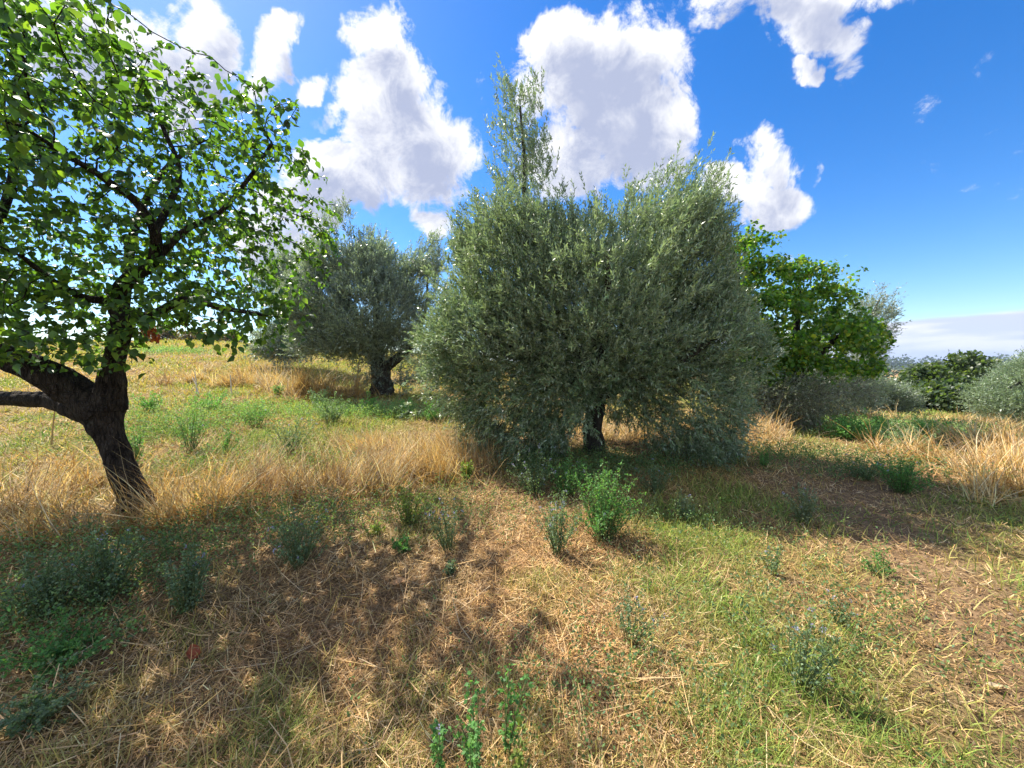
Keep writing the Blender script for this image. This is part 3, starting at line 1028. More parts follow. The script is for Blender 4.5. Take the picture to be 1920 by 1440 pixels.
def not_gap(p):
    k = np.ones(len(p), bool)
    for (gx, gy, rx, ry) in ((1165, 812, 34, 26), (1085, 812, 26, 28), (1115, 800, 22, 60), (1230, 835, 50, 12), (1390, 820, 30, 40)):
        c = P(gx, gy, Y)
        k &= ~(((p[:, 0] - c[0]) / (rx / F * Y)) ** 2 + ((p[:, 2] - c[2]) / (ry / F * Y)) ** 2 < 1)
    k &= p[:, 2] > H(p[:, 0], p[:, 1]) + .05
    low = p[:, 2] < P(1115, 735, Y)[2]
    k &= ~(low & (rng.random(len(p)) < .2))
    pyv = 683 - (p[:, 2] - HC) / p[:, 1] * F
    k &= (p[:, 0] / p[:, 1] * F + 960) < np.interp(pyv, [300, 440, 520, 580, 640, 900], [1350, 1362, 1372, 1392, 1440, 1440])
    # thin the leader so that the sky shows through
    lead = p[:, 2] > P(980, 365, Y)[2]
    k &= ~(lead & (rng.random(len(p)) < .55) & (p[:, 0] < P(1060, 0, Y)[0]))
    return k


ex = [in_blobs(blobs[-6:], 620)[0]]
for sx, sy, tall, nn in ((905, 450, 60, 40), (870, 490, 50, 30), (940, 425, 50, 40), (1040, 430, 60, 34), (1075, 440, 50, 24), (1165, 415, 45, 26), (1200, 400, 50, 36),
                         (1240, 390, 60, 46), (1275, 385, 60, 46), (1322, 405, 75, 50), (1336, 430, 70, 46), (1300, 400, 50, 40), (850, 575, 45, 20), (1110, 450, 40, 20),
                         (812, 650, 30, 16), (1400, 560, 50, 24), (1425, 640, 30, 20), (835, 610, 40, 20)):
    f = rng.random(nn)
    a_ = np.array([P(sx, sy, Y)] * nn)
    ex.append(a_ + np.stack([(rng.normal(size=nn) * 7 + 6 * f) * Y / F, rng.normal(size=nn) * .35, tall * f * Y / F], 1))
sh_p, sh_k, sh_d = in_blobs(blobs[:22], 300, .92)
for c_, d_ in zip(sh_p, sh_d):
    nn = 9
    f = rng.random(nn)[:, None]
    dd_ = norm(d_ * .9 + np.array([0, 0, .55]) + rng.normal(size=3) * .3)
    ex.append(c_ + dd_ * f * rng.uniform(.25, .6) + rng.normal(size=(nn, 3)) * .035)
ex = np.concatenate(ex)
olive('olive_tree', b0, 'large dense silvery green olive with a tall thin leader, in mid meadow', limbs, blobs, 1500, 27000,
      .23, .068, 14, upb=.75, hang=1.6, centre=P(1115, 640, Y), clip=not_gap, fill=.72, extra=ex)

# ------------------------------------------------------------------ olives further off


def spot(px, Y):
    """ground point under a photo column at depth Y"""
    x = ray(px, 720)[0] / ray(px, 720)[1] * Y
    return np.array([x, Y, float(H(x, Y))])


GREY = [(.22, .27, .24), (.17, .215, .19), (.28, .33, .30), (.12, .16, .135)]
b = G(715, 738)
Y = b[1]
limbs = [
    (None, [(718, 745, 50, Y), (716, 715, 38, Y), (712, 685, 38, Y)]),
    (0, [(712, 690, 30, Y), (690, 640, 18, Y), (650, 560, 10, Y), (625, 480, 4, Y)]),
    (0, [(716, 690, 30, Y), (735, 680, 20, Y), (775, 640, 12, Y - .1), (798, 580, 6, Y), (802, 520, 3, Y)]),
    (0, [(712, 690, 26, Y), (708, 620, 16, Y), (704, 540, 9, Y), (702, 480, 4, Y)])]
blobs = [bl(628, 485, 52, 62, Y, 1.0), bl(612, 432, 22, 36, Y, .4), bl(640, 425, 24, 42, Y, .4), bl(715, 515, 60, 55, Y, 1.1), bl(705, 468, 36, 34, Y, .6),
         bl(800, 500, 30, 52, Y, .6), bl(785, 560, 45, 60, Y, .8), bl(600, 570, 62, 75, Y, 1.1), bl(700, 590, 90, 80, Y - .4, 1.2),
         bl(630, 640, 60, 36, Y, .9), bl(585, 600, 34, 60, Y, .7), bl(745, 650, 60, 40, Y + .3, .9), bl(572, 645, 28, 30, Y, .5),
         bl(690, 690, 26, 45, Y - .2, .4), bl(760, 715, 14, 30, Y, .3), bl(790, 700, 25, 30, Y + .4, .5)]
olive('olive_tree', b, 'grey olive with three rounded tops and a forked dark trunk', limbs, blobs, 700, 15000,
      .30, .095, 10, pal=GREY, upb=.9, fill=.75, step=.25)

b = spot(528, 17)
Y = 17
limbs = [(None, [(528, 672, 14, Y), (528, 640, 12, Y), (530, 600, 12, Y), (535, 540, 6, Y)])]
blobs = [bl(545, 535, 34, 42, Y, 1.1), bl(515, 560, 28, 50, Y, 1.), bl(545, 600, 42, 44, Y, 1.2), bl(520, 630, 30, 30, Y, 1.), bl(520, 495, 18, 20, Y, .5), bl(525, 655, 40, 22, Y - .5, 1.)]
olive('olive_tree', b, 'pale grey olive half hidden behind the branches of the fruit tree', limbs, blobs, 250, 5200,   .42, .13, 8, pal=GREY, upb=.8, fill=.8, step=.4)

# right of the large olive
b = spot(1490, 9.7)
Y = 9.7
limbs = [(None, [(1490, 820, 22, Y), (1492, 790, 18, Y), (1490, 760, 14, Y)]), (0, [(1490, 775, 10, Y), (1530, 745, 7, Y), (1570, 735, 3, Y)]),
         (0, [(1490, 775, 10, Y), (1460, 750, 7, Y), (1440, 730, 3, Y)])]
blobs = [bl(1440, 755, 36, 42, Y, .5), bl(1490, 745, 50, 38, Y, .6), bl(1545, 742, 46, 34, Y, .6), bl(1475, 795, 26, 22, Y, .4), bl(1590, 735, 30, 24, Y, .4), bl(1515, 785, 18, 16, Y, .3), bl(1400, 740, 24, 44, Y, .4)]
olive('olive_tree', b, 'low drooping grey brown olive under the bright green tree', limbs, blobs, 260, 3600, .26, .07, 10,
      pal=[(.19, .19, .13), (.15, .16, .11), (.23, .23, .17), (.22, .19, .12)], upb=.3, fill=.75, step=.2, hang=1.0, centre=P(1490, 720, Y))
b = spot(1500, 13.5)
Y = 13.5
limbs = [(None, [(1500, 815, 40, Y), (1500, 770, 26, Y), (1510, 720, 22, Y)]),
         (0, [(1505, 735, 18, Y), (1560, 680, 14, Y), (1620, 620, 8, Y), (1650, 560, 4, Y)]),
         (0, [(1500, 735, 16, Y), (1460, 700, 12, Y), (1440, 650, 8, Y)])]
blobs = [bl(1480, 735, 65, 45, Y, 1.2), bl(1550, 735, 70, 42, Y, 1.2), bl(1430, 740, 35, 55, Y - .3, .8), bl(1620, 610, 46, 46, Y, .7), bl(1652, 575, 20, 32, Y, .35),
         bl(1560, 660, 80, 60, Y, 1.1), bl(1470, 785, 30, 26, Y - .4, .5), bl(1600, 740, 40, 34, Y, .8), bl(1520, 780, 30, 14, Y, .5)]
olive('olive_tree', b, 'pale olive behind the bright green tree, its wispy shoots showing at the right', limbs, blobs, 500, 5200, .34, .09, 10,
      pal=[(.17, .20, .14), (.14, .165, .115), (.22, .24, .18), (.19, .18, .13)], upb=.4, fill=.75, step=.28, hang=1.2, centre=P(1520, 690, Y))

b = spot(1625, 19)
Y = 19
limbs = [(None, [(1625, 800, 26, Y), (1625, 765, 18, Y), (1625, 725, 10, Y)])]
blobs = [bl(1600, 745, 40, 30, Y, 1.4), bl(1645, 750, 36, 28, Y, 1.3), bl(1615, 725, 34, 18, Y, 1.1), bl(1680, 760, 30, 26, Y, .9), bl(1570, 760, 30, 22, Y, 1.)]
olive('olive_tree', b, 'dark grey olive between the bright green tree and the dark trees of the hollow', limbs, blobs, 260, 3600, .42, .12, 8,
      pal=[(.12, .15, .10), (.09, .12, .08), (.17, .20, .145)], upb=.5, fill=.8, step=.4)

b = spot(1690, 25)
Y = 25
limbs = [(None, [(1690, 800, 16, Y), (1690, 770, 12, Y), (1690, 745, 7, Y)])]
blobs = [bl(1688, 752, 30, 22, Y, 1.2), bl(1665, 758, 22, 20, Y, 1.), bl(1708, 765, 18, 22, Y, .9)]
olive('olive_tree', b, 'small pale silvery olive bush in front of the tan field', limbs, blobs, 120, 1500, .5, .15, 8,
      pal=[(.16, .20, .13), (.13, .17, .11), (.20, .24, .16)], upb=.6, fill=.8, step=.5)

b = spot(1960, 13)
Y = 13
limbs = [(None, [(1963, 830, 40, Y), (1958, 790, 30, Y), (1963, 740, 20, Y)]),
         (0, [(1960, 760, 18, Y), (1918, 720, 12, Y), (1888, 730, 6, Y)]),
         (0, [(1960, 755, 18, Y), (1988, 700, 12, Y), (1958, 660, 5, Y)])]
blobs = [bl(1963, 715, 55, 50, Y, 1.2), bl(1908, 735, 42, 34, Y, 1.), bl(1870, 752, 34, 24, Y, .8), bl(1958, 765, 60, 38, Y, 1.1), bl(1903, 775, 45, 24, Y, .9),
         bl(2018, 720, 60, 70, Y, 1.3), bl(1953, 670, 32, 22, Y, .6), bl(1998, 670, 30, 22, Y, .6), bl(2068, 740, 60, 70, Y, 1.3), bl(1930, 690, 30, 22, Y, .6)]
olive('olive_tree', b, 'silvery olive bushing down to the dry grass at the right edge of the photo', limbs, blobs, 400, 6200, .34, .085, 10,
      pal=[(.21, .28, .18), (.17, .235, .145), (.26, .32, .21), (.14, .19, .12)], upb=.55, fill=.8, step=.3)


# ------------------------------------------------------------------ broad-leaved trees further off
def leafy_tree(name, base, label, cat, limbs, blobs, n, leaf, pal, bark=M_BARK, droop=.5, nattr=260, step=.35, group=None, bias=.3, twigleaf=.5):
    root = empty(name, base)
    tag(root, label, cat, group)
    sp_, sr_, rr_, chains = seeds_from(limbs)
    at, _, _ = in_blobs(blobs, nattr, .2)
    pos, par = colonize(sp_, sr_, at, step=step, kill=step * 1.5, infl=6, iters=60, maxn=5000)
    ns = len(sp_)
    rad, kids, ch = skeleton(pos, par, rr_, tip=.005, ex=2.3, cap=.06)
    q, kb, dd = in_blobs(blobs, int(n * 1.6), bias)
    sc = .55 / step
    cl3 = fbm(q[:, 0] + q[:, 1], q[:, 2], sc, 3, 300) + fbm(q[:, 1] - q[:, 0], q[:, 2] + 5, sc, 3, 310)
    q = q[np.argsort(-cl3 + .22 * rng.random(len(q)))[:int(n * (1 - twigleaf))]]
    idx = np.array([i for i in range(ns, len(pos)) if rad[i] < .03])
    k = rng.choice(idx, n - len(q))
    p0 = np.concatenate([q, pos[k] + rng.normal(size=(len(k), 3)) * step * .42])
    m = len(p0)
    d = norm(rng.normal(size=(m, 3)) * .7 + np.array([0, 0, -droop]))
    up = np.zeros((m, 3)); up[:, 2] = 1
    s = leaf * rng.uniform(.6, 1.25, m)
    V, Fc, C = scatter(BROAD_LEAF[0], BROAD_LEAF[1], frames(d, up=up + rng.normal(size=(m, 3)) * .5), p0, np.stack([s * 1.1, s, s], 1), varied(m, pal, .22))
    link('trunk', trunk_mesh(chains, ch, 14, .3, base), bark, root)
    link('crown', mesh('crown', V - base, Fc, C), M_BROAD, root)
    return root


b = spot(1475, 10.6)
Y = 10.6
limbs = [(None, [(1475, 830, 40, Y), (1478, 780, 30, Y), (1480, 730, 26, Y), (1490, 680, 22, Y)]),
         (0, [(1485, 720, 20, Y), (1540, 660, 14, Y), (1600, 610, 8, Y)]),
         (0, [(1482, 720, 20, Y), (1430, 640, 14, Y), (1390, 540, 8, Y), (1375, 470, 4, Y)]),
         (0, [(1490, 690, 18, Y), (1495, 600, 12, Y), (1500, 530, 6, Y)])]
blobs = [bl(1380, 520, 40, 80, Y, .8), bl(1382, 460, 22, 44, Y, .35), bl(1412, 468, 20, 54, Y, .35), bl(1440, 530, 54, 56, Y, .8), bl(1500, 530, 50, 48, Y, .8), bl(1495, 490, 12, 22, Y, .2),
         bl(1552, 548, 42, 50, Y, .7), bl(1545, 510, 14, 24, Y, .25), bl(1600, 560, 20, 36, Y + .1, .3), bl(1612, 520, 10, 20, Y, .2), bl(1585, 600, 42, 32, Y, .6), bl(1625, 640, 38, 30, Y, .6), bl(1450, 620, 90, 80, Y - .3, 1.2),
         bl(1550, 640, 80, 60, Y - .2, 1.1), bl(1610, 690, 50, 18, Y - .2, .6), bl(1520, 700, 90, 40, Y - .4, 1.1), bl(1440, 710, 60, 44, Y - .5, .8), bl(1420, 680, 60, 50, Y - .2, 1.0), bl(1462, 470, 5, 40, Y, .08), bl(1458, 438, 12, 8, Y, .12), bl(1400, 600, 50, 90, Y - .3, .8), bl(1375, 680, 40, 60, Y, .7), bl(1590, 690, 60, 26, Y - .3, .5)]
leafy_tree('broadleaf_tree', b, 'bright green broad-leaved tree with spiky top shoots, just right of the large olive', 'tree', limbs, blobs, 24000, .108,
           [(.09, .20, .03), (.06, .155, .028), (.14, .26, .035), (.26, .31, .04), (.045, .12, .024)], step=.25, nattr=500)

OAK = [(.055, .09, .035), (.04, .07, .028), (.08, .12, .045), (.11, .145, .05)]
for px, Y, top, wpx, lab in (
        (1805, 30, 656, 66, 'tall dark evergreen oak with a ragged top, rising over the hollow at the right'),
        (1740, 27, 682, 52, 'rounded dark green tree left of the ragged oak in the hollow'),
        (1768, 23, 715, 46, 'low dark bush at the foot of the ragged oak'),
        (1850, 34, 672, 40, 'dark tree between the ragged oak and the silvery olive at the right edge')):
    b = spot(px, Y)
    by = 720 - (b[2] - HC) / Y * F - 37 + 2
    limbs = [(None, [(px, by + 6, 26, Y), (px, by - 30, 18, Y), (px + 4, (by + top) / 2, 10, Y)])]
    hgt = by - top
    blobs = [bl(px, top + hgt * .5, wpx * 1.0, hgt * .4, Y, 2.0), bl(px - wpx * .5, top + hgt * .55, wpx * .6, hgt * .3, Y, 1.6),
             bl(px + wpx * .55, top + hgt * .45, wpx * .55, hgt * .33, Y, 1.6), bl(px + wpx * .1, top + hgt * .2, wpx * .5, hgt * .2, Y, 1.3),
             bl(px - wpx * .35, top + hgt * .1, wpx * .16, hgt * .10, Y, .5), bl(px + wpx * .4, top + hgt * .12, wpx * .14, hgt * .12, Y, .5),
             bl(px, top + hgt * .8, wpx * .9, hgt * .22, Y, 1.8)]
    leafy_tree('oak_tree', b, lab, 'tree', limbs, blobs, 7500 if Y > 28 else 5500, .26, OAK, step=.5, nattr=200, group='dark trees in the hollow')

# scrub on the crest behind the meadow
for px, Y, top, wpx, lab in (
        (300, 36, 604, 34, 'dull purplish bush on the crest, seen beside the fruit tree trunk'),
        (365, 38, 618, 40, 'low brownish thicket on the crest under the fruit tree branches'),
        (425, 36, 622, 34, 'grey brown bush on the crest nearest the pale olive')):
    b = spot(px, Y)
    by = 683 - (b[2] - HC) / Y * F
    limbs = [(None, [(px, by + 4, 6, Y), (px + 2, by - 8, 4, Y), (px, by - 16, 2, Y)])]
    hgt = max(by - top, 18)
    blobs = [bl(px, by - hgt * .45, wpx, hgt * .5, Y, 1.2), bl(px - wpx * .6, by - hgt * .35, wpx * .6, hgt * .38, Y, 1.), bl(px + wpx * .5, by - hgt * .4, wpx * .6, hgt * .45, Y, 1.)]
    leafy_tree('bush', b, lab, 'bush', limbs, blobs, 2600, .16, [(.16, .11, .10), (.12, .10, .07), (.20, .15, .12), (.10, .11, .06)], step=.5, nattr=80,
               group='bushes on the crest')


# ------------------------------------------------------------------ far tree lines (a wooded mass nobody could count)
def far_woods():
    pts, sz = [], []
    for k in range(900):
        a = R(rng.uniform(8, 66))
        r = 120 * (24 ** rng.random())
        x_, y_ = r * math.sin(a), r * math.cos(a)
        if fbm(np.array([x_]), np.array([y_]), 1 / 160, 3, 500)[0] < .53 + .04 * rng.random():
            continue
        pts.append((x_, y_)); sz.append(rng.uniform(2.2, 4.6) * (1 + r / 420))
    pts, sz = np.array(pts), np.array(sz)
    m = 70
    c = np.repeat(np.concatenate([pts, H(pts[:, 0], pts[:, 1])[:, None]], 1), m, 0)
    s = np.repeat(sz, m)
    d = norm(rng.normal(size=(len(c), 3)))
    p = c + d * s[:, None] * np.array([1.1, 1.1, .75]) * (rng.random(len(c)) ** .4)[:, None] + np.array([0, 0, 1]) * s[:, None] * .7
    dr = norm(rng.normal(size=(len(c), 3)))
    V, Fc, C = scatter(LEAFLET[0], LEAFLET[1], frames(dr), p, s * .42 * 1.0, varied(len(c), [(.05, .085, .035), (.035, .06, .025), (.07, .10, .045)]))
    V[:, 2] = np.maximum(V[:, 2], H(V[:, 0], V[:, 1]) - .5)
    o = link('distant_woods', mesh('distant_woods', V, Fc, C), M_WEED)
    tag(o, 'far tree lines and copses between tan fields below the horizon', 'woods', kind='stuff')


far_woods()


# ------------------------------------------------------------------ green weeds
def weed_meshes(h, wd, nst, lf, pal, flowers, base, leafn=26, top=.35):
    P0, P1, chains = [], [], []
    lp, ld, fp = [], [], []
    for k in range(nst):
        a = rng.random() * 2 * PI
        rr = wd * .5 * math.sqrt(rng.random())
        hh = h * (1 - top * rng.random()) * (1 - .35 * (rr / (wd * .5 + 1e-6)) ** 2)
        b0 = np.array([math.cos(a), math.sin(a), 0]) * rr * .25
        tip = np.array([math.cos(a) * rr, math.sin(a) * rr, hh]) + rng.normal(size=3) * (.015 + .10 * wd)
        mid = (b0 + tip) / 2 + np.array([math.cos(a), math.sin(a), 0]) * rr * -.12 + rng.normal(size=3) * .07 * wd
        ts = np.linspace(0, 1, 6)[:, None]
        pts = b0 * (1 - ts) ** 2 + 2 * mid * ts * (1 - ts) + tip * ts ** 2
        pts[0, 2] = -.02
        chains.append((pts, np.linspace(.0028, .0010, 6) * (1 + h)))
        n = int(leafn * hh / h)
        f = rng.uniform(.10, 1.0, n) ** .8
        pp = b0 * (1 - f[:, None]) ** 2 + 2 * mid * (f * (1 - f))[:, None] + tip * (f ** 2)[:, None]
        dd = norm(rng.normal(size=(n, 3)) * np.array([1, 1, .4]) + np.array([0, 0, .55]))
        for g in range(3):                     # three leaflets on each short stalk
            lp.append(pp + dd * lf * .7)
            ld.append(norm(dd + rng.normal(size=(n, 3)) * .55))
        if flowers and rng.random() < flowers * .55:
            fp.append(tip + rng.normal(size=(8, 3)) * .005)
    lp, ld = np.concatenate(lp), np.concatenate(ld)
    m = len(lp)
    s = lf * rng.uniform(.6, 1.3, m)
    up = np.zeros((m, 3)); up[:, 2] = 1
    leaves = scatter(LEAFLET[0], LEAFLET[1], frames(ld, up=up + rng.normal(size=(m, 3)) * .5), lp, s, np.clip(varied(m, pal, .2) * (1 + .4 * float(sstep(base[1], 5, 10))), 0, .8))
    stems = tubes(chains, 3)
    fl = []
    for q_ in fp:
        n = len(q_)
        fl.append(scatter(LEAFLET[0], LEAFLET[1], frames(norm(rng.normal(size=(n, 3)))), q_, rng.uniform(.006, .011, n) * (1 + .12 * base[1]),
                     varied(n, [(.38, .37, .52), (.50, .48, .62), (.30, .29, .42)], .15)))
    return stems, leaves, fl


WG = [(.12, .27, .075), (.08, .20, .06), (.16, .32, .09)]            # fresh green
WB = [(.15, .22, .12), (.115, .18, .095), (.20, .27, .16)]          # blue green
WP = [(.20, .25, .15), (.15, .20, .12), (.25, .29, .19)]             # pale grey green
WY = [(.20, .27, .05), (.14, .22, .05), (.26, .30, .07)]             # yellow green
M_STEM = mat_bark('weed_stem', (.10, .14, .05), (.17, .19, .07), 60, .1)

WEEDS = [  # px, py of the foot, height px, width px, stems, leaf m, palette, flowers, label
    (1130, 1012, 140, 112, 46, .020, WG, .10, 'bright green bushy weed, fullest of all, in the sun in front of the large olive'),
    (1045, 1038, 105, 72, 20, .016, WB, .8, 'thin blue-flowered weed just left of the brightest bushy weed'),
    (1000, 925, 75, 80, 26, .016, WB, .9, 'blue-flowered weed at the left foot of the large olive'),
    (1065, 930, 70, 85, 30, .018, WG, .5, 'green weed patch between the large olive and the brightest bushy weed'),
    (768, 985, 78, 66, 20, .016, WY, .1, 'yellow green weed at the sunny edge of the dry grass'),
    (842, 1032, 95, 66, 16, .013, WB, .8, 'dark wiry weed with small blue flowers, right of the yellow green weed'),
    (758, 1034, 26, 30, 8, .020, WG, 0, 'low fresh green seedling below the yellow green weed'),
    (705, 1004, 22, 34, 8, .016, WY, 0, 'low green sprig left of the fresh green seedling'),
    (845, 1078, 24, 30, 10, .014, WB, 0, 'small dark tuft at the edge of the fruit tree shadow'),
    (1510, 982, 66, 56, 18, .017, WP, .3, 'grey green weed standing in the shadow of the large olive'),
    (1284, 975, 54, 28, 9, .016, WP, .1, 'small pale weed on two dry stalks at the shadow edge'),
    (1690, 925, 62, 80, 34, .020, WG, .2, 'round green weed in the sun at the right, beyond the shadow'),
    (1432, 876, 34, 30, 12, .018, WG, 0, 'small green weed on the shaded ground right of the large olive'),
    (1228, 925, 50, 70, 20, .016, WB, .3, 'dim weed under the skirt of the large olive'),
    (1620, 900, 42, 60, 18, .018, WB, .2, 'blue green weed in the shade left of the round green weed'),
    (560, 1062, 95, 110, 30, .015, WB, .5, 'dark weed with few flowers at the sunny edge in front of the dry grass'),
    (350, 1150, 120, 66, 26, .016, WB, .2, 'narrow dark weed in the shade right of the largest shaded weed'),
    (190, 1135, 130, 120, 40, .018, WB, .1, 'largest weed in the shade in front of the fruit tree'),
    (85, 1160, 120, 110, 34, .018, WB, .1, 'shaded weed by the left edge, beside the largest shaded weed'),
    (120, 1245, 58, 170, 32, .018, WG, 0, 'low spreading leafy weed on the shaded straw at the left'),
    (60, 1370, 70, 110, 22, .016, WB, 0, 'dark weed in the bottom left corner'),
    (895, 1480, 190, 90, 6, .018, WG, .2, 'fresh green upright stems rising at the bottom edge of the photo'),
    (948, 1420, 230, 40, 3, .020, WG, .6, 'tallest single flowering stem near the bottom edge'),
    (822, 1475, 140, 24, 2, .019, WG, .5, 'single short stem left of the upright stems at the bottom edge'),
    (975, 1480, 120, 40, 3, .019, WY, 0, 'short leafy stem beside a dry seed stalk at the bottom edge'),
    (1500, 1290, 140, 120, 12, .014, WB, .6, 'thin blue green weed on the sunny grass at the right'),
    (1180, 1205, 105, 70, 9, .013, WB, .6, 'sparse weed with blue flowers on the grass left of the thin blue green weed'),
    (1570, 1170, 66, 56, 7, .012, WB, 1.0, 'low weed with violet flowers behind the thin blue green weed'),
    (1450, 1080, 60, 50, 7, .013, WB, .3, 'thin weed on the sunny grass just in front of the shadow'),
    (1655, 1085, 50, 70, 9, .014, WG, .1, 'low green weed in the sun just in front of the shadow, at the right'),
    (254, 872, 66, 32, 14, .022, WG, 0, 'leafy green weed touching the right side of the fruit tree trunk'),
    (874, 905, 40, 22, 10, .024, WY, 0, 'short glossy yellow green plant in front of the tall dry grass'),
    (355, 848, 84, 54, 18, .018, WG, .1, 'green weed in the sunny meadow right of the fruit tree'),
    (398, 768, 30, 66, 26, .022, WG, 0, 'rounded dark green tuft in the meadow'),
    (286, 772, 36, 52, 18, .022, WG, 0, 'green tuft in the meadow close to the fruit tree trunk'),
    (420, 850, 40, 60, 16, .018, WG, .1, 'low weed between two meadow weeds, in front of the rounded tuft'),
    (545, 850, 62, 84, 26, .018, WB, .4, 'blue green weed at the meadow side of the dry grass'),
    (480, 800, 44, 60, 18, .018, WG, .1, 'mid green weed in the middle of the meadow'),
    (622, 792, 50, 60, 22, .022, WB, .2, 'grey green weed in front of the three-topped olive, left of its shadow'),
    (600, 765, 34, 46, 18, .022, WB, .1, 'small grey green weed left of the three-topped olive shadow'),
    (694, 775, 40, 22, 10, .024, WG, .1, 'narrow upright weed before the trunk of the three-topped olive'),
    (765, 780, 32, 30, 10, .024, WG, .1, 'short upright weed in the shadow of the three-topped olive'),
    (812, 790, 34, 40, 12, .022, WG, .1, 'weed between the three-topped olive and the large olive'),
    (526, 744, 20, 26, 10, .026, WG, 0, 'small green clump at the foot of the golden grass mound'),
    (1592, 826, 38, 80, 34, .030, WG, 0, 'wide green weed clump at the far side of the shaded ground'),
    (1700, 848, 48, 76, 34, .028, WB, 0, 'dark green weed clump beside the golden grass at the right'),
    (1742, 822, 34, 70, 26, .030, WG, 0, 'pale green weed clump behind the dark green one'),
    (1660, 812, 26, 60, 22, .030, WG, 0, 'low green weed clump near the dark grey olive'),
    (1560, 806, 22, 40, 16, .030, WG, 0, 'small weed clump beside the golden grass under the drooping olive'),
]
for px, py, hp, wp, nst, lf, pal, flo, lab in WEEDS:
    b = G(px, py)
    sc = math.hypot(b[0] * .0, b[1]) / F
    h, wd = hp * sc * 1.12, wp * sc * 1.12
    root = empty('weed', b)
    lfs = lf * (1 + .05 * b[1])
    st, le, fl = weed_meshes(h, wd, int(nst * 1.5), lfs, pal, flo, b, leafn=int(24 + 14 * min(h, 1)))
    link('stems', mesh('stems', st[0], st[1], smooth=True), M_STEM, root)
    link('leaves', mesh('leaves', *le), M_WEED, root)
    for f_ in fl:
        link('flower', mesh('flower', *f_), M_PETAL, root)
    tag(root, lab, 'weed', 'green weeds in the meadow')

# soft undergrowth of small weeds that nobody could count
fx, fy = [], []
for px, py, rx, ry, k in ((1600, 812, 1.3, .8, 520), (1715, 818, 1.6, 1.2, 620), (1800, 805, 1.6, 1.0, 260), (1660, 800, 3.5, 2.5, 500), (640, 780, 1.0, .6, 260), (740, 775, 1.3, .7, 420),
                          (350, 800, 1.4, 1.2, 500), (470, 780, 1.6, 1.2, 420), (1180, 880, 1.2, .5, 500), (1500, 860, 1.4, .5, 300), (150, 1080, .9, .5, 260),
                          (90, 1200, .7, .4, 170), (600, 880, 1.2, .4, 220), (330, 890, .9, .4, 160), (820, 960, 1.2, .5, 220), (1200, 1000, 1.4, .5, 160), (1500, 1180, 1.2, .6, 200), (1150, 1330, .7, .4, 160), (980, 880, .5, .3, 260), (300, 660, 3.0, 1.5, 300), (560, 990, .8, .4, 260), (340, 1060, .6, .4, 160),
                          (1080, 905, .7, .3, 300), (1640, 890, 1.2, .5, 260)):
    c0 = G(px, py)
    fx.append(c0[0] + rng.normal(size=k) * rx * .6)
    fy.append(c0[1] + rng.normal(size=k) * ry * .6)
fx, fy = np.concatenate(fx), np.concatenate(fy)
r = np.hypot(fx, fy)
m = 16
X, Yy = np.repeat(fx, m), np.repeat(fy, m)
hh = np.repeat(rng.uniform(.10, .34, len(fx)), m) * rng.uniform(.1, 1, len(X))
p = np.stack([X + rng.normal(size=len(X)) * .025, Yy + rng.normal(size=len(X)) * .025, H(X, Yy) + hh], 1)
d = norm(rng.normal(size=p.shape) + np.array([0, 0, .5]))
s = (.014 + .0016 * np.hypot(X, Yy)) * rng.uniform(.7, 1.3, len(X))
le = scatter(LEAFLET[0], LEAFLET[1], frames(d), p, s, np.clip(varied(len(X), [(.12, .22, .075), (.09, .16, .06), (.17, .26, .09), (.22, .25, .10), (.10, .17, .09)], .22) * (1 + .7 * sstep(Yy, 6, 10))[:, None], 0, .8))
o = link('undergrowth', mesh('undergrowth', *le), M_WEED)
tag(o, 'low green herbs spreading among the grass and under the trees', 'herbs', kind='stuff')


# ------------------------------------------------------------------ dry sticks, seed stalk, fallen leaves
def stick(name, px, py, pieces, label, cat, col):
    b = G(px, py)
    sc = b[1] / F
    root = empty(name, b)
    ch = []
    for pts, wpx in pieces:
        q = np.array([[(a - px) * sc, dd, (py - c_) * sc] for a, c_, dd in pts])
        ch.append(smooth_path(q, np.linspace(wpx * sc / 2, wpx * sc / 4, len(q)), 4))
    v, f = tubes(ch, 5)
    link('stalk', mesh('stalk', v, f, smooth=True), col, root)
    tag(root, label, cat)
    return root


M_PALE = mat_bark('bleached_stalk', (.55, .50, .42), (.75, .70, .62), 30, .1)
M_DRY = mat_bark('dry_stalk', (.40, .26, .12), (.55, .38, .20), 30, .1)
stick('stake', 434, 742, [([(434, 744, 0), (434, 722, 0), (433, 702, 0)], 2.6)], 'thin straight white stake standing in the meadow', 'stake', M_PALE)
stick('dry_branch', 368, 742, [([(368, 744, 0), (369, 720, 0), (366, 696, .02)], 2.4), ([(369, 722, 0), (362, 714, .05), (357, 708, .1)], 1.6),
                               ([(370, 728, 0), (378, 738, -.1), (384, 744, -.15)], 1.6), ([(369, 726, 0), (364, 738, .1), (361, 744, .1)], 1.6)],
      'bleached forked dry branch standing in the meadow left of the white stake', 'branch', M_PALE)
stick('dry_stalk', 98, 835, [([(96, 838, 0), (103, 790, 0), (110, 752, 0)], 3.2)], 'single dry stalk reaching up to the low limb of the fruit tree', 'stalk', M_DRY)
r_ = stick('seed_stalk', 958, 1460, [([(950, 1475, 0), (975, 1385, .02), (1008, 1322, .04)], 4)], 'dry brown stalk with seed heads leaning right at the bottom edge', 'stalk', M_DRY)
sc = G(958, 1460)[1] / F
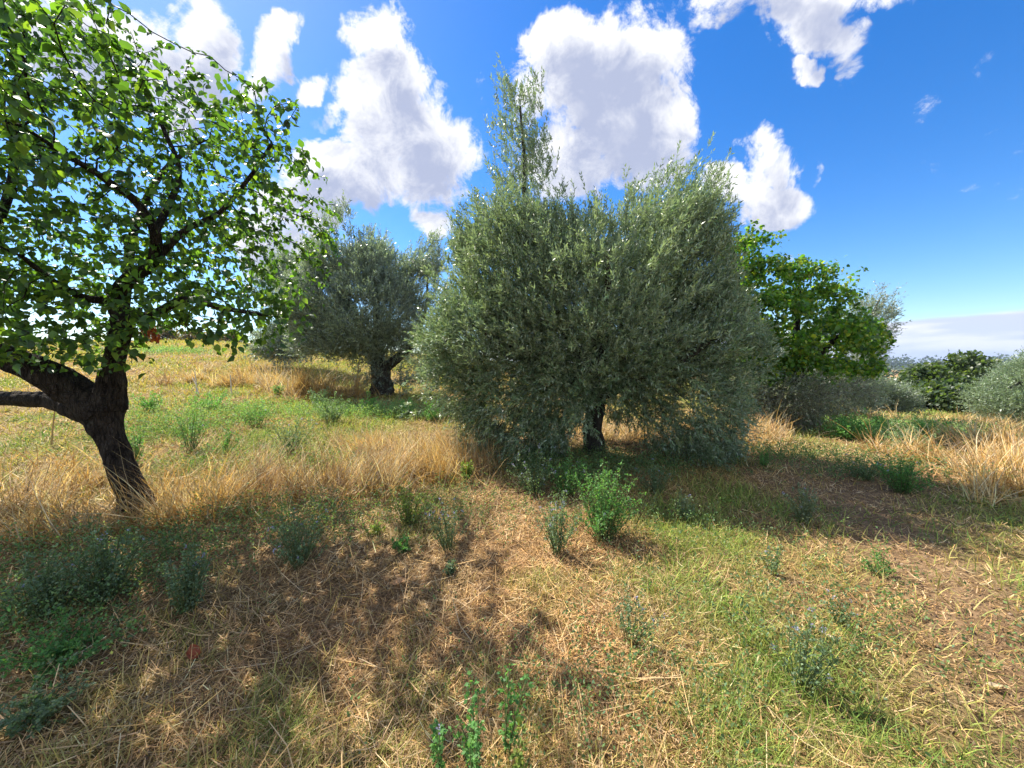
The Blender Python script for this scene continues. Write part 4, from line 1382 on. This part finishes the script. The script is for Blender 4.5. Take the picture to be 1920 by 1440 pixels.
for f in (.25, .42, .62, .85):
    n = 24
    pp = np.array([(-8 + 58 * f) * sc, .04 * f, (-10 + 145 * f) * sc]) + rng.normal(size=(n, 3)) * .007
    sh = scatter(LEAFLET[0], LEAFLET[1], frames(norm(rng.normal(size=(n, 3)) + np.array([.4, 0, 1]))), pp, rng.uniform(.010, .020, n), varied(n, GOLDPAL, .2))
    link('seed_head', mesh('seed_head', *sh), M_GRASS, r_)

for px, py, s_, colr, lab in ((365, 1232, .055, (.34, .09, .04), 'curled red-brown fallen leaf on the shaded straw'),
                              (1555, 1205, .03, (.55, .46, .32), 'pale dry leaf on the grass by the violet-flowered weed'),
                              (1868, 1300, .032, (.52, .42, .27), 'pale dry leaf on the trodden path at the right'),
                              (745, 1100, .055, (.62, .36, .18), 'orange brown fallen leaf at the edge of the fruit tree shadow')):
    b = G(px, py)
    gx, gy = np.meshgrid(np.linspace(-1, 1, 9), np.linspace(-1, 1, 11))
    wv = np.sqrt(np.clip(1 - gy ** 2, 0, 1)) * (1 - .25 * gy)
    V = np.stack([gx * wv * .55, gy, .35 * (gx * wv) ** 2 + .28 * gy ** 2 + .10 * np.sin(gx * 5 + gy * 4)], -1).reshape(-1, 3) * s_
    i = np.arange(10)[:, None] * 9 + np.arange(8)[None]
    Fq = np.stack([i, i + 1, i + 10, i + 9], -1).reshape(-1, 4)
    V[:, 2] += .02
    o = link('fallen_leaf', mesh('fallen_leaf', V, Fq, np.tile(colr, (len(Fq), 1))), M_GRASS)
    o.location = b
    o.rotation_euler = (.2, -.15, rng.random() * 6)
    tag(o, lab, 'leaf')


# ------------------------------------------------------------------ haze: one closed box of even air round the whole scene
hb = 9700.0
zl, zh = -60.0, 75.0
Vb = np.array([(x_, y_, z_) for z_ in (zl, zh) for y_ in (-hb, hb) for x_ in (-hb, hb)])
Fb = np.array([(0, 2, 3, 1), (4, 5, 7, 6), (0, 1, 5, 4), (2, 6, 7, 3), (0, 4, 6, 2), (1, 3, 7, 5)])
mh = bpy.data.materials.new('haze_air')
mh.use_nodes = True
th = NT(mh.node_tree)
pv = th.n('ShaderNodeVolumePrincipled', inp={'Color': (.62, .74, .95, 1), 'Density': .00016, 'Anisotropy': .2})
mo = th.n('ShaderNodeOutputMaterial')
mh.node_tree.links.new(pv.outputs[0], mo.inputs['Volume'])
o = link('haze', mesh('haze', Vb, Fb), mh)
tag(o, 'thin blue air haze over the far fields', 'haze', kind='stuff')
